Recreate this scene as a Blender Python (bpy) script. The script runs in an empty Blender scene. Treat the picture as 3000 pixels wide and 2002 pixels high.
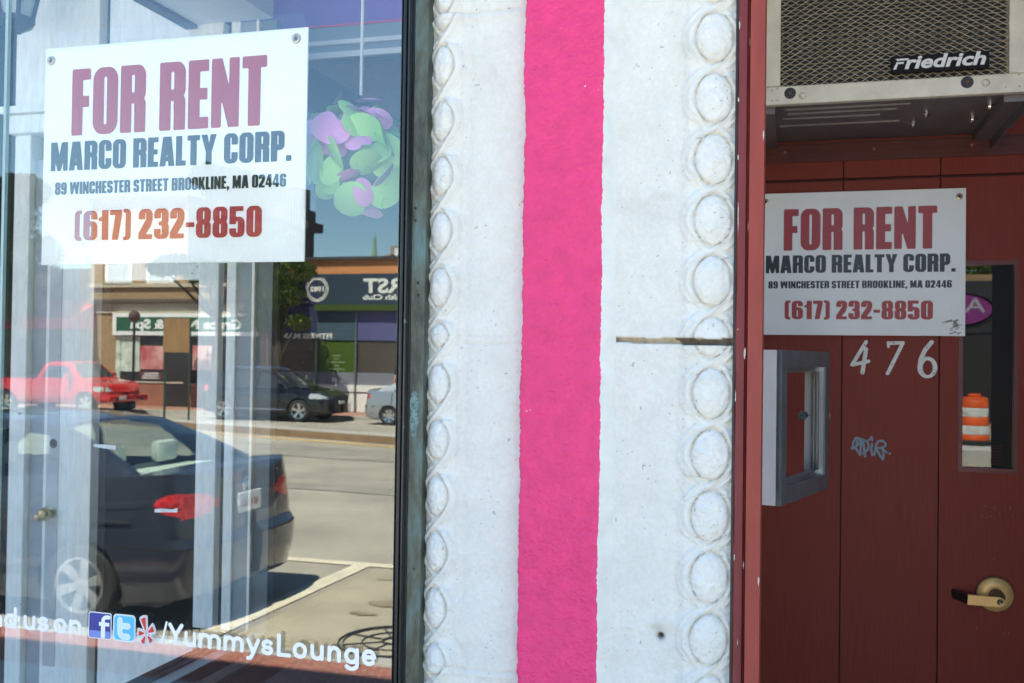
import bpy, bmesh, math, random
import numpy as np
from mathutils import Vector, Matrix
R = math.radians
random.seed(7)
SC = bpy.context.scene
COL = SC.collection

# ------------------------------------------------------------------ camera, sky, sun, exposure
cam_d = bpy.data.cameras.new('camera')
cam = bpy.data.objects.new('camera', cam_d)
COL.objects.link(cam)
SC.camera = cam
CAM = Vector((0.0, -1.76, 1.70))
YAW, PITCH, ROLL = R(15.67), R(0.86), R(0.80)
fwd = Vector((-math.sin(YAW) * math.cos(PITCH), math.cos(YAW) * math.cos(PITCH), math.sin(PITCH)))
rgt = Vector((math.cos(YAW), math.sin(YAW), 0))
upv = rgt.cross(fwd)
rgt2 = rgt * math.cos(ROLL) + upv * math.sin(ROLL)
upv2 = -rgt * math.sin(ROLL) + upv * math.cos(ROLL)
mw = Matrix.Identity(4)
for i in range(3):
    mw[i][0], mw[i][1], mw[i][2] = rgt2[i], upv2[i], -fwd[i]
    mw[i][3] = CAM[i]
cam.matrix_world = mw
cam_d.sensor_width = 36.0
cam_d.lens = 35.0
cam_d.clip_start = 0.05
cam_d.clip_end = 600
cam_d.dof.use_dof = True
cam_d.dof.focus_distance = 1.95
cam_d.dof.aperture_fstop = 9.0

SUN_DIR = Vector((-0.06, 0.44, 0.89)).normalized()      # towards the sun: behind the shop, high
SUN_EL = math.asin(SUN_DIR.z)
SUN_AZ = math.atan2(SUN_DIR.x, SUN_DIR.y)
world = bpy.data.worlds.new('World')
SC.world = world
world.use_nodes = True
wn = world.node_tree
sky = wn.nodes.new('ShaderNodeTexSky')
sky.sky_type = 'NISHITA'
sky.sun_disc = False
sky.sun_elevation = SUN_EL
sky.sun_rotation = SUN_AZ
sky.air_density = 1.0
sky.dust_density = 0.1
sky.ozone_density = 1.6
bg = wn.nodes['Background']
bg.inputs['Strength'].default_value = 0.070
tint = wn.nodes.new('ShaderNodeMix')
tint.data_type = 'RGBA'
tint.blend_type = 'MULTIPLY'
tint.inputs['Factor'].default_value = 1.0
tint.inputs[7].default_value = (0.87, 1.0, 1.03, 1)        # a clear, slightly cyan summer sky
wn.links.new(sky.outputs[0], tint.inputs[6])
wn.links.new(tint.outputs[2], bg.inputs['Color'])
sun_d = bpy.data.lights.new('sun', 'SUN')
sun_d.energy = 5.0
sun_d.angle = R(0.5)
sun_d.color = (1.0, 0.94, 0.82)
sun = bpy.data.objects.new('sun', sun_d)
COL.objects.link(sun)
sun.rotation_euler = SUN_DIR.to_track_quat('Z', 'Y').to_euler()
SC.view_settings.view_transform = 'Standard'
SC.view_settings.look = 'None'
SC.view_settings.exposure = 2.62
SC.view_settings.gamma = 1.0
SC.cycles.use_denoising = True
SC.cycles.max_bounces = 10
SC.cycles.diffuse_bounces = 5
SC.cycles.glossy_bounces = 5
SC.cycles.transmission_bounces = 6
SC.cycles.transparent_max_bounces = 16
SC.cycles.sample_clamp_indirect = 6.0
SC.cycles.blur_glossy = 0.3

# ------------------------------------------------------------------ materials
def srgb(r, g, b):
    f = lambda c: (c / 255) / 12.92 if c / 255 <= 0.04045 else ((c / 255 + 0.055) / 1.055) ** 2.4
    return (f(r), f(g), f(b))

MATS = {}
def pm(name, color, rough=0.6, metal=0.0, noise=None, bump=None, scale=(1, 1, 1), spec=None, coat=0.0, specks=None, color2=None, trans=0.0, coords='Object'):
    """principled material; noise=(scale, amount[, detail]) varies the colour, bump=(scale, strength, distance)"""
    if name in MATS:
        return MATS[name]
    m = bpy.data.materials.new(name)
    m.use_nodes = True
    nt = m.node_tree
    b = nt.nodes['Principled BSDF']
    b.inputs['Roughness'].default_value = rough
    b.inputs['Metallic'].default_value = metal
    if spec is not None:
        b.inputs['Specular IOR Level'].default_value = spec
    b.inputs['Coat Weight'].default_value = coat
    b.inputs['Coat Roughness'].default_value = 0.05
    b.inputs['Transmission Weight'].default_value = trans
    c = (*color, 1)
    b.inputs['Base Color'].default_value = c
    if noise or bump or specks:
        tc = nt.nodes.new('ShaderNodeTexCoord')
        mp = nt.nodes.new('ShaderNodeMapping')
        mp.inputs['Scale'].default_value = scale
        nt.links.new(tc.outputs[coords], mp.inputs['Vector'])
        vec = mp.outputs['Vector']
    last = None
    if noise:
        n = nt.nodes.new('ShaderNodeTexNoise')
        n.inputs['Scale'].default_value = noise[0]
        n.inputs['Detail'].default_value = noise[2] if len(noise) > 2 else 5
        n.inputs['Roughness'].default_value = 0.6
        nt.links.new(vec, n.inputs['Vector'])
        r = nt.nodes.new('ShaderNodeValToRGB')
        a = noise[1]
        c2 = color2 or tuple(max(0, x * (1 - a)) for x in color)
        c1 = color if color2 else tuple(min(1, x * (1 + a)) for x in color)
        r.color_ramp.elements[0].position = 0.32
        r.color_ramp.elements[1].position = 0.68
        r.color_ramp.elements[0].color = (*c2, 1)
        r.color_ramp.elements[1].color = (*c1, 1)
        nt.links.new(n.outputs['Fac'], r.inputs['Fac'])
        last = r.outputs['Color']
    if specks:      # (scale, threshold, colour): small worn or dirty spots
        v = nt.nodes.new('ShaderNodeTexNoise')
        v.inputs['Scale'].default_value = specks[0]
        v.inputs['Detail'].default_value = 2
        tc2 = nt.nodes.new('ShaderNodeTexCoord')
        nt.links.new(tc2.outputs[coords], v.inputs['Vector'])
        rr = nt.nodes.new('ShaderNodeValToRGB')
        rr.color_ramp.elements[0].position = specks[1]
        rr.color_ramp.elements[1].position = min(1, specks[1] + 0.03)
        rr.color_ramp.elements[0].color = (0, 0, 0, 1)
        rr.color_ramp.elements[1].color = (1, 1, 1, 1)
        nt.links.new(v.outputs['Fac'], rr.inputs['Fac'])
        mx = nt.nodes.new('ShaderNodeMix')
        mx.data_type = 'RGBA'
        nt.links.new(rr.outputs['Color'], mx.inputs['Factor'])
        if last:
            nt.links.new(last, mx.inputs[6])
        else:
            mx.inputs[6].default_value = c
        mx.inputs[7].default_value = (*specks[2], 1)
        last = mx.outputs[2]
    if last:
        nt.links.new(last, b.inputs['Base Color'])
    if bump:
        n2 = nt.nodes.new('ShaderNodeTexNoise')
        n2.inputs['Scale'].default_value = bump[0]
        n2.inputs['Detail'].default_value = 4
        nt.links.new(vec, n2.inputs['Vector'])
        bp = nt.nodes.new('ShaderNodeBump')
        bp.inputs['Strength'].default_value = bump[1]
        bp.inputs['Distance'].default_value = bump[2]
        nt.links.new(n2.outputs['Fac'], bp.inputs['Height'])
        nt.links.new(bp.outputs['Normal'], b.inputs['Normal'])
    MATS[name] = m
    return m

def brick_mat(name, c1, c2, mortar, scale, bw=0.5, rh=0.25, ms=0.02, vec='Object', rot=(0, 0, 0), squash=1.0, offset=0.5):
    if name in MATS:
        return MATS[name]
    m = bpy.data.materials.new(name)
    m.use_nodes = True
    nt = m.node_tree
    b = nt.nodes['Principled BSDF']
    b.inputs['Roughness'].default_value = 0.85
    tc = nt.nodes.new('ShaderNodeTexCoord')
    mp = nt.nodes.new('ShaderNodeMapping')
    mp.inputs['Rotation'].default_value = rot
    nt.links.new(tc.outputs[vec], mp.inputs['Vector'])
    br = nt.nodes.new('ShaderNodeTexBrick')
    br.inputs['Scale'].default_value = scale
    br.inputs['Color1'].default_value = (*c1, 1)
    br.inputs['Color2'].default_value = (*c2, 1)
    br.inputs['Mortar'].default_value = (*mortar, 1)
    br.inputs['Mortar Size'].default_value = ms
    br.inputs['Brick Width'].default_value = bw
    br.inputs['Row Height'].default_value = rh
    br.offset = offset
    nt.links.new(mp.outputs['Vector'], br.inputs['Vector'])
    ns = nt.nodes.new('ShaderNodeTexNoise')
    ns.inputs['Scale'].default_value = 6
    ns.inputs['Detail'].default_value = 6
    nt.links.new(tc.outputs[vec], ns.inputs['Vector'])
    mx = nt.nodes.new('ShaderNodeMix')
    mx.data_type = 'RGBA'
    mx.blend_type = 'OVERLAY'
    mx.inputs['Factor'].default_value = 0.35
    nt.links.new(br.outputs['Color'], mx.inputs[6])
    nt.links.new(ns.outputs['Fac'], mx.inputs[7])
    nt.links.new(mx.outputs[2], b.inputs['Base Color'])
    bp = nt.nodes.new('ShaderNodeBump')
    bp.inputs['Strength'].default_value = 0.5
    bp.inputs['Distance'].default_value = 0.006
    inv = nt.nodes.new('ShaderNodeMath')
    inv.operation = 'SUBTRACT'
    inv.inputs[0].default_value = 1.0
    nt.links.new(br.outputs['Fac'], inv.inputs[1])
    nt.links.new(inv.outputs[0], bp.inputs['Height'])
    nt.links.new(bp.outputs['Normal'], b.inputs['Normal'])
    MATS[name] = m
    return m

def pane_mat(name, base=0.11, tint=(0.93, 0.97, 0.97), specks=False):
    """window glass: reflects a share that grows towards grazing, lets the rest straight through"""
    if name in MATS:
        return MATS[name]
    m = bpy.data.materials.new(name)
    m.use_nodes = True
    nt = m.node_tree
    nt.nodes.remove(nt.nodes['Principled BSDF'])
    out = nt.nodes['Material Output']
    tr = nt.nodes.new('ShaderNodeBsdfTransparent')
    tr.inputs['Color'].default_value = (*tint, 1)
    gl = nt.nodes.new('ShaderNodeBsdfGlossy')
    gl.inputs['Roughness'].default_value = 0.0
    gl.inputs['Color'].default_value = (.94, 1, 1, 1)
    fr = nt.nodes.new('ShaderNodeLayerWeight')
    fr.inputs['Blend'].default_value = 0.5
    pw = nt.nodes.new('ShaderNodeMath'); pw.operation = 'POWER'; pw.inputs[1].default_value = 4.0
    nt.links.new(fr.outputs['Facing'], pw.inputs[0])
    ml = nt.nodes.new('ShaderNodeMath'); ml.operation = 'MULTIPLY_ADD'
    ml.inputs[1].default_value = 1 - base
    ml.inputs[2].default_value = base
    nt.links.new(pw.outputs[0], ml.inputs[0])
    mix = nt.nodes.new('ShaderNodeMixShader')
    nt.links.new(ml.outputs[0], mix.inputs[0])
    nt.links.new(tr.outputs[0], mix.inputs[1])
    nt.links.new(gl.outputs[0], mix.inputs[2])
    last = mix.outputs[0]
    if specks:      # dust and dried drops on the pane
        tc = nt.nodes.new('ShaderNodeTexCoord')
        v = nt.nodes.new('ShaderNodeTexVoronoi')
        v.inputs['Scale'].default_value = 75
        nt.links.new(tc.outputs['Object'], v.inputs['Vector'])
        ns = nt.nodes.new('ShaderNodeTexNoise'); ns.inputs['Scale'].default_value = 5.0
        nt.links.new(tc.outputs['Object'], ns.inputs['Vector'])
        th = nt.nodes.new('ShaderNodeMath'); th.operation = 'MULTIPLY'; th.inputs[1].default_value = 0.12
        nt.links.new(ns.outputs['Fac'], th.inputs[0])
        lt = nt.nodes.new('ShaderNodeMath'); lt.operation = 'LESS_THAN'
        nt.links.new(v.outputs['Distance'], lt.inputs[0]); nt.links.new(th.outputs[0], lt.inputs[1])
        f2 = nt.nodes.new('ShaderNodeMath'); f2.operation = 'MULTIPLY_ADD'
        f2.inputs[1].default_value = 0.30; f2.inputs[2].default_value = 0.003
        nt.links.new(lt.outputs[0], f2.inputs[0])
        df = nt.nodes.new('ShaderNodeBsdfDiffuse'); df.inputs['Color'].default_value = (0.7, 0.7, 0.66, 1)
        mx2 = nt.nodes.new('ShaderNodeMixShader')
        nt.links.new(f2.outputs[0], mx2.inputs[0])
        nt.links.new(last, mx2.inputs[1]); nt.links.new(df.outputs[0], mx2.inputs[2])
        last = mx2.outputs[0]
    nt.links.new(last, out.inputs['Surface'])
    MATS[name] = m
    return m

# ------------------------------------------------------------------ mesh building
class MB:
    def __init__(self):
        self.v = []; self.f = []
    def add(self, vs, fs):
        o = len(self.v)
        self.v += [tuple(p) for p in vs]
        self.f += [tuple(i + o for i in f) for f in fs]
        return self
    def box(self, x0, x1, y0, y1, z0, z1):
        vs = [(x0, y0, z0), (x1, y0, z0), (x1, y1, z0), (x0, y1, z0), (x0, y0, z1), (x1, y0, z1), (x1, y1, z1), (x0, y1, z1)]
        return self.add(vs, [(0, 3, 2, 1), (4, 5, 6, 7), (0, 1, 5, 4), (1, 2, 6, 5), (2, 3, 7, 6), (3, 0, 4, 7)])
    def obox(self, c, ax, ay, az):      # oriented box from its centre and three half-axes
        c, ax, ay, az = map(Vector, (c, ax, ay, az))
        vs = [c + sx * ax + sy * ay + sz * az for sz in (-1, 1) for sx, sy in ((-1, -1), (1, -1), (1, 1), (-1, 1))]
        return self.add(vs, [(0, 3, 2, 1), (4, 5, 6, 7), (0, 1, 5, 4), (1, 2, 6, 5), (2, 3, 7, 6), (3, 0, 4, 7)])
    def bbox(self, x0, x1, y0, y1, z0, z1, b):      # box with bevelled edges
        bm = bmesh.new()
        bmesh.ops.create_cube(bm, size=1)
        for v in bm.verts:
            v.co = ((x0 + x1) / 2 + v.co.x * (x1 - x0), (y0 + y1) / 2 + v.co.y * (y1 - y0), (z0 + z1) / 2 + v.co.z * (z1 - z0))
        bmesh.ops.bevel(bm, geom=bm.edges[:], offset=b, segments=2, profile=0.5, affect='EDGES')
        bm.verts.index_update()
        self.add([v.co for v in bm.verts], [[v.index for v in f.verts] for f in bm.faces])
        bm.free()
        return self
    def poly(self, pts):
        return self.add(pts, [tuple(range(len(pts)))])
    def prism(self, pts, d):        # polygon swept along vector d
        n = len(pts); d = Vector(d)
        a = [Vector(p) for p in pts]
        return self.add(a + [p + d for p in a], [tuple(range(n))[::-1], tuple(range(n, 2 * n))] + [(i, (i + 1) % n, n + (i + 1) % n, n + i) for i in range(n)])
    def tube(self, pts, r, n=8, cap=True, closed=False):
        pts = [Vector(p) for p in pts]
        m = len(pts); rings = []
        rr = r if isinstance(r, (list, tuple)) else [r] * m
        prev = None
        for i, p in enumerate(pts):
            if closed:
                t = (pts[(i + 1) % m] - pts[i - 1])
            else:
                t = pts[min(i + 1, m - 1)] - pts[max(i - 1, 0)]
            t.normalize()
            if prev is None:
                a = t.orthogonal().normalized()
            else:
                a = (prev - t * prev.dot(t)).normalized()
            prev = a
            b = t.cross(a)
            rings.append([p + (a * math.cos(2 * math.pi * k / n) + b * math.sin(2 * math.pi * k / n)) * rr[i] for k in range(n)])
        vs = [q for ring in rings for q in ring]
        fs = []
        for i in range(m if closed else m - 1):
            j = (i + 1) % m
            for k in range(n):
                fs.append((i * n + k, i * n + (k + 1) % n, j * n + (k + 1) % n, j * n + k))
        if cap and not closed:
            fs.append(tuple(range(n))[::-1]); fs.append(tuple((m - 1) * n + k for k in range(n)))
        return self.add(vs, fs)
    def cyl(self, p0, p1, r, n=16, r1=None):
        return self.tube([p0, p1], [r, r if r1 is None else r1], n)
    def lathe(self, prof, c, axis, n=24):       # prof: (radius, height along axis)
        c = Vector(c); ax = Vector(axis).normalized(); a = ax.orthogonal().normalized(); b = ax.cross(a)
        m = len(prof); vs = []
        for k in range(n):
            d = a * math.cos(2 * math.pi * k / n) + b * math.sin(2 * math.pi * k / n)
            vs += [c + d * max(r, 1e-5) + ax * h for r, h in prof]
        fs = []
        for k in range(n):
            q = (k + 1) % n
            fs += [(k * m + i, q * m + i, q * m + i + 1, k * m + i + 1) for i in range(m - 1)]
        return self.add(vs, fs)
    def grid(self, P, close=False):      # P: rows of points
        nr, nc = len(P), len(P[0])
        vs = [p for row in P for p in row]
        fs = [(i * nc + j, i * nc + (j + 1) % nc, (i + 1) * nc + (j + 1) % nc, (i + 1) * nc + j) for i in range(nr - 1) for j in range(nc if close else nc - 1)]
        return self.add(vs, fs)
    def xf(self, M):
        self.v = [tuple(M @ Vector(p)) for p in self.v]
        return self
    def build(self, name, mat, parent=None, smooth=False, loc=None):
        me = bpy.data.meshes.new(name)
        me.from_pydata(self.v, [], self.f)
        me.validate()
        bm = bmesh.new(); bm.from_mesh(me)
        bmesh.ops.recalc_face_normals(bm, faces=bm.faces[:])
        bm.to_mesh(me); bm.free()
        if smooth:
            me.polygons.foreach_set('use_smooth', [True] * len(me.polygons))
            if smooth != 'all':
                try:
                    me.set_sharp_from_angle(angle=R(smooth if smooth is not True else 40))
                except Exception:
                    pass
        me.materials.append(mat)
        return link(name, me, parent, loc)

def link(name, me, parent=None, loc=None):
    o = bpy.data.objects.new(name, me)
    COL.objects.link(o)
    if parent is not None:
        o.parent = parent
    if loc is not None:
        o.location = loc
    return o

def tag(o, label, cat, group=None):
    o['label'] = label; o['category'] = cat
    if group:
        o['group'] = group
    return o

def thing(name, label, cat, loc=(0, 0, 0), rz=0.0, group=None):
    o = bpy.data.objects.new(name, None)
    COL.objects.link(o)
    o.empty_display_size = 0.1
    o.location = loc
    o.rotation_euler = (0, 0, rz)
    return tag(o, label, cat, group)

def structure(o):
    o['kind'] = 'structure'
    return o

def copy_thing(root, loc, rz, label, scale=1.0):
    r = root.copy(); COL.objects.link(r)
    r.location = loc; r.rotation_euler = (0, 0, rz); r['label'] = label
    r.scale = (scale,) * 3
    for ch in list(root.children):
        c = ch.copy(); COL.objects.link(c); c.parent = r
        for g in list(ch.children):
            d = g.copy(); COL.objects.link(d); d.parent = c
    return r

# ------------------------------------------------------------------ lettering: signed distance shapes turned into flat meshes
def sBox(x0, y0, x1, y1, r=0.0):
    def f(x, y):
        qx = np.abs(x - (x0 + x1) / 2) - (x1 - x0) / 2 + r
        qy = np.abs(y - (y0 + y1) / 2) - (y1 - y0) / 2 + r
        return np.hypot(np.maximum(qx, 0), np.maximum(qy, 0)) + np.minimum(np.maximum(qx, qy), 0) - r
    return f
def sU(*fs):
    return lambda x, y: np.minimum.reduce([f(x, y) for f in fs])
def sI(*fs):
    return lambda x, y: np.maximum.reduce([f(x, y) for f in fs])
def sD(a, *bs):
    return lambda x, y: np.maximum.reduce([a(x, y)] + [-b(x, y) for b in bs])
def sPoly(pts):
    P = [np.array(p, float) for p in pts]
    def f(x, y):
        d = np.full(x.shape, 1e9); s = np.ones(x.shape)
        n = len(P); j = n - 1
        for i in range(n):
            ex, ey = P[j][0] - P[i][0], P[j][1] - P[i][1]
            wx, wy = x - P[i][0], y - P[i][1]
            t = np.clip((wx * ex + wy * ey) / (ex * ex + ey * ey + 1e-12), 0, 1)
            d = np.minimum(d, (wx - ex * t) ** 2 + (wy - ey * t) ** 2)
            c1 = y >= P[i][1]; c2 = y < P[j][1]; c3 = ex * wy > ey * wx
            flip = (c1 & c2 & c3) | (~c1 & ~c2 & ~c3)
            s = np.where(flip, -s, s); j = i
        return s * np.sqrt(d)
    return f
def sStroke(pts, r):
    P = [np.array(p, float) for p in pts]
    def f(x, y):
        d = np.full(x.shape, 1e9)
        for a, b in zip(P[:-1], P[1:]):
            ex, ey = b - a
            wx, wy = x - a[0], y - a[1]
            t = np.clip((wx * ex + wy * ey) / (ex * ex + ey * ey + 1e-12), 0, 1)
            d = np.minimum(d, np.hypot(wx - ex * t, wy - ey * t))
        return d - r
    return f
def arc(cx, cy, rx, ry, a0, a1, n=14):
    return [(cx + rx * math.cos(R(a0 + (a1 - a0) * i / n)), cy + ry * math.sin(R(a0 + (a1 - a0) * i / n))) for i in range(n + 1)]

def sdf_faces(f, x0, x1, y0, y1, n):
    """marching squares: the filled inside of f<0 as 2-D points and faces, and its border segments"""
    h = (y1 - y0) / n
    ny = n + 3; nx = int((x1 - x0) / h) + 3
    xs = x0 - h + np.arange(nx) * h; ys = y0 - h + np.arange(ny) * h
    X, Y = np.meshgrid(xs, ys)
    D = f(X, Y)
    D = np.where(np.abs(D) < 1e-9, 1e-9, D)
    ins = D < 0
    vs, fs, segs = [], [], []
    idx = {}
    def key(k, p):
        if k not in idx:
            idx[k] = len(vs); vs.append(p)
        return idx[k]
    def corner(i, j):
        return key(('c', i, j), (xs[j], ys[i]))
    def cross(i, j, k, l):
        if (i, j) > (k, l):
            i, j, k, l = k, l, i, j
        a, b = D[i, j], D[k, l]
        t = a / (a - b)
        return key((i, j, k, l), (xs[j] + (xs[l] - xs[j]) * t, ys[i] + (ys[k] - ys[i]) * t))
    cnt = ins[:-1, :-1].astype(int) + ins[1:, :-1] + ins[:-1, 1:] + ins[1:, 1:]
    for i in range(ny - 1):
        j = 0
        row = cnt[i]
        while j < nx - 1:
            c = row[j]
            if c == 0:
                j += 1; continue
            if c == 4:
                k = j
                while k + 1 < nx - 1 and row[k + 1] == 4:
                    k += 1
                fs.append((corner(i, j), corner(i, k + 1), corner(i + 1, k + 1), corner(i + 1, j)))
                j = k + 1; continue
            cs = [(i, j), (i, j + 1), (i + 1, j + 1), (i + 1, j)]
            loop = []; xs_ = []
            for q in range(4):
                a, b = cs[q], cs[(q + 1) % 4]
                if ins[a]:
                    loop.append(corner(*a))
                if ins[a] != ins[b]:
                    e = cross(*a, *b); loop.append(e); xs_.append(e)
            if len(loop) >= 3:
                fs.append(tuple(loop))
            if len(xs_) == 2:
                segs.append((xs_[0], xs_[1]))
            j += 1
    return vs, fs, segs

def shape_to_mb(mb, res, fn, depth=None):
    """place a 2-D shape (from sdf_faces) with fn(u, v, d) -> 3-D point; depth gives it side walls"""
    vs, fs, segs = res
    if depth is None:
        mb.add([fn(u, v, 0) for u, v in vs], fs)
    else:
        n = len(vs)
        mb.add([fn(u, v, depth) for u, v in vs] + [fn(u, v, 0) for u, v in vs], list(fs) + [(a, b, b + n, a + n) for a, b in segs])
    return mb

# heavy condensed poster capitals, cap height 1
S, T = 0.235, 0.17
def diag(x0, x1, w, y0=0.0, y1=1.0):
    return sPoly([(x0, y0), (x0 + w, y0), (x1 + w, y1), (x1, y1)])
def poster(ch):
    if ch == 'F': return .40, sU(sBox(0, 0, S, 1), sBox(0, 1 - T, .40, 1), sBox(0, .42, .37, .42 + T))
    if ch == 'E': return .41, sU(sBox(0, 0, S, 1), sBox(0, 1 - T, .41, 1), sBox(0, .42, .385, .42 + T), sBox(0, 0, .41, T))
    if ch == 'L': return .385, sU(sBox(0, 0, S, 1), sBox(0, 0, .385, T))
    if ch == 'T': return .48, sU(sBox(.12, 0, .36, 1), sBox(0, 1 - T, .48, 1))
    if ch == 'I': return .24, sBox(0, 0, .24, 1)
    if ch == 'H': return .54, sU(sBox(0, 0, S, 1), sBox(.54 - S, 0, .54, 1), sBox(0, .42, .54, .59))
    if ch in 'O0':
        w = .53 if ch == 'O' else .52
        return w, sD(sBox(0, 0, w, 1, .2), sBox(S, .14, w - S, .86, .03))
    if ch == 'C': return .52, sU(sD(sBox(0, 0, .52, 1, .2), sBox(S, .14, .52 - S, .86, .03), sBox(.27, .37, .6, .62)))
    if ch == 'S': return .51, sU(
        sD(sBox(0, .42, .51, 1, .2), sBox(S, .60, .51 - S, .86, .03), sBox(.26, .40, .6, .68)),
        sD(sBox(0, 0, .51, .60, .2), sBox(S, .14, .51 - S, .42, .03), sBox(-.1, .33, .25, .7)),
        sPoly([(.03, .60), (.24, .44), (.47, .44), (.26, .62)]))
    if ch == 'R': return .53, sU(sBox(0, 0, S, 1), sD(sU(sBox(.0, .43, .53, 1, .17), sBox(0, .43, .25, 1)), sBox(S, .59, .295, .855, .02)),
                                 sU(sBox(.295, 0, .53, .38), sBox(.29, .2, .53, .53, .12)))
    if ch == 'P': return .50, sU(sBox(0, 0, S, 1), sD(sU(sBox(0, .37, .50, 1, .17), sBox(0, .37, .25, 1)), sBox(S, .54, .275, .855, .02)))
    if ch == 'B': return .53, sU(sBox(0, 0, S, 1), sD(sU(sBox(0, .46, .52, 1, .15), sBox(0, .46, .25, 1)), sBox(S, .60, .29, .86, .02)),
                                 sD(sU(sBox(0, 0, .53, .55, .16), sBox(0, 0, .25, .55)), sBox(S, .14, .295, .45, .02)))
    if ch == 'K': return .56, sU(sBox(0, 0, S, 1), sPoly([(S - .02, .40), (.33, 1), (.55, 1), (.40, .52), (.57, 0), (.33, 0), (S - .02, .34)]))
    if ch == 'N': return .55, sU(sBox(0, 0, .20, 1), sBox(.35, 0, .55, 1), sPoly([(0, 1), (.21, 1), (.55, 0), (.34, 0)]))
    if ch == 'M': return .70, sU(sBox(0, 0, .19, 1), sBox(.51, 0, .70, 1), sPoly([(0, 1), (.26, 1), (.40, .30), (.42, 0), (.28, 0)]), sPoly([(.70, 1), (.44, 1), (.30, .30), (.28, 0), (.42, 0)]))
    if ch == 'A': return .58, sU(sPoly([(0, 0), (.225, 0), (.33, .72), (.36, 1), (.125, 1)]), sPoly([(.58, 0), (.355, 0), (.25, .72), (.22, 1), (.455, 1)]), sBox(.16, .17, .42, .31))
    if ch == 'Y': return .58, sU(sBox(.175, 0, .405, .46), sPoly([(0, 1), (.235, 1), (.30, .62), (.36, .38), (.20, .34)]), sPoly([(.58, 1), (.345, 1), (.28, .62), (.22, .38), (.38, .34)]))
    if ch == 'W': return .86, sU(*[sPoly([(a, 1), (a + .21, 1), (b + .2, 0), (b, 0)]) for a, b in ((0, .1), (.33, .1), (.33, .56), (.65, .56))])
    if ch == '8': return .52, sU(sD(sBox(.01, .46, .51, 1, .18), sBox(S, .61, .52 - S, .87, .02)), sD(sBox(0, 0, .52, .56, .18), sBox(S, .14, .52 - S, .44, .02)))
    if ch == '9': return .52, sU(sD(sBox(0, .36, .52, 1, .19), sBox(S, .52, .52 - S, .87, .02)), sBox(.285, .2, .52, .8), sD(sBox(0, 0, .52, .6, .19), sBox(S, .14, .52 - S, .9, .02), sBox(-.1, .3, .24, .7), sBox(-.1, .5, .6, .7)))
    if ch == '6': return .52, sU(sD(sBox(0, 0, .52, .64, .19), sBox(S, .13, .52 - S, .48, .02)), sBox(0, .2, .235, .8), sD(sBox(0, .4, .52, 1, .19), sBox(S, .1, .52 - S, .86, .02), sBox(.28, .3, .6, .70), sBox(-.1, .3, .6, .5)))
    if ch == '2': return .50, sU(sBox(0, 0, .49, .16), sD(sBox(0, .4, .50, 1, .19), sBox(S, .3, .50 - S, .87, .02), sBox(-.1, .3, .24, .66), sBox(-.1, .3, .7, .62)), sPoly([(0, .14), (0, .2), (.265, .66), (.50, .66), (.44, .44), (.25, .14)]))
    if ch == '3': return .51, sU(sD(sBox(0, .44, .51, 1, .17), sBox(S, .58, .51 - S, .87, .02), sBox(-.1, .40, .25, .68)), sD(sBox(0, 0, .52, .57, .18), sBox(S, .13, .51 - S, .44, .02), sBox(-.1, .33, .25, .7)), sBox(.16, .45, .36, .57))
    if ch == '4': return .53, sU(sBox(.25, 0, .47, 1), sBox(0, .17, .53, .33), sD(sPoly([(0, .3), (.22, 1), (.36, 1), (.36, .3)]), sPoly([(.15, .33), (.26, .72), (.26, .33)])))
    if ch == '5': return .52, sU(sBox(0, .84, .47, 1), sBox(0, .42, .22, 1), sD(sBox(0, 0, .52, .66, .19), sBox(S, .14, .52 - S, .52, .02), sBox(-.1, .29, .25, .44)))
    if ch == '7': return .44, sU(sBox(0, .83, .44, 1), sPoly([(.08, 0), (.31, 0), (.44, .83), (.20, .84)]))
    if ch == '1': return .35, sU(sBox(.115, 0, .35, 1), sPoly([(0, .74), (.13, .80), (.2, 1), (.3, 1), (.3, .64), (0, .64)]))
    if ch == '(': return .27, sD(sBox(0, -.02, .5, 1.02, .16), sBox(.19, .10, .7, .90, .04), sBox(.27, -.1, .8, 1.1))
    if ch == ')': return .27, sD(sBox(-.23, -.02, .27, 1.02, .16), sBox(-.5, .10, .08, .90, .04), sBox(-.6, -.1, 0, 1.1))
    if ch == '-': return .30, sBox(0, .36, .30, .52)
    if ch == '.': return .20, sBox(0, 0, .20, .19)
    if ch == ',': return .20, sU(sBox(0, 0, .20, .19), sPoly([(.06, .02), (.20, .02), (.10, -.16), (.0, -.16)]))
    return .3, None

GLYPH = {}
def glyph_line(mb, text, x0, x1, z0, z1, fn, font=poster, n=44, gap=0.045, space=0.20, key='p', ylo=-.2, yhi=1.08):
    """set one line of lettering into the box x0..x1, z0..z1; fn(x, z) -> 3-D"""
    adv = []; x = 0.0
    for ch in text:
        if ch == ' ':
            x += space; adv.append(None); continue
        w, f = font(ch)
        adv.append(x); x += w + gap
    total = x - gap
    k = (x1 - x0) / total; h = z1 - z0
    for ch, a in zip(text, adv):
        if a is None: continue
        kk = (key, ch, n)
        if kk not in GLYPH:
            w, f = font(ch)
            GLYPH[kk] = sdf_faces(f, -.2, w + .1, ylo, yhi, n)
        vs, fs, sg = GLYPH[kk]
        mb.add([fn(x0 + (a + u) * k, z0 + v * h) for u, v in vs], fs)
    return mb

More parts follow.
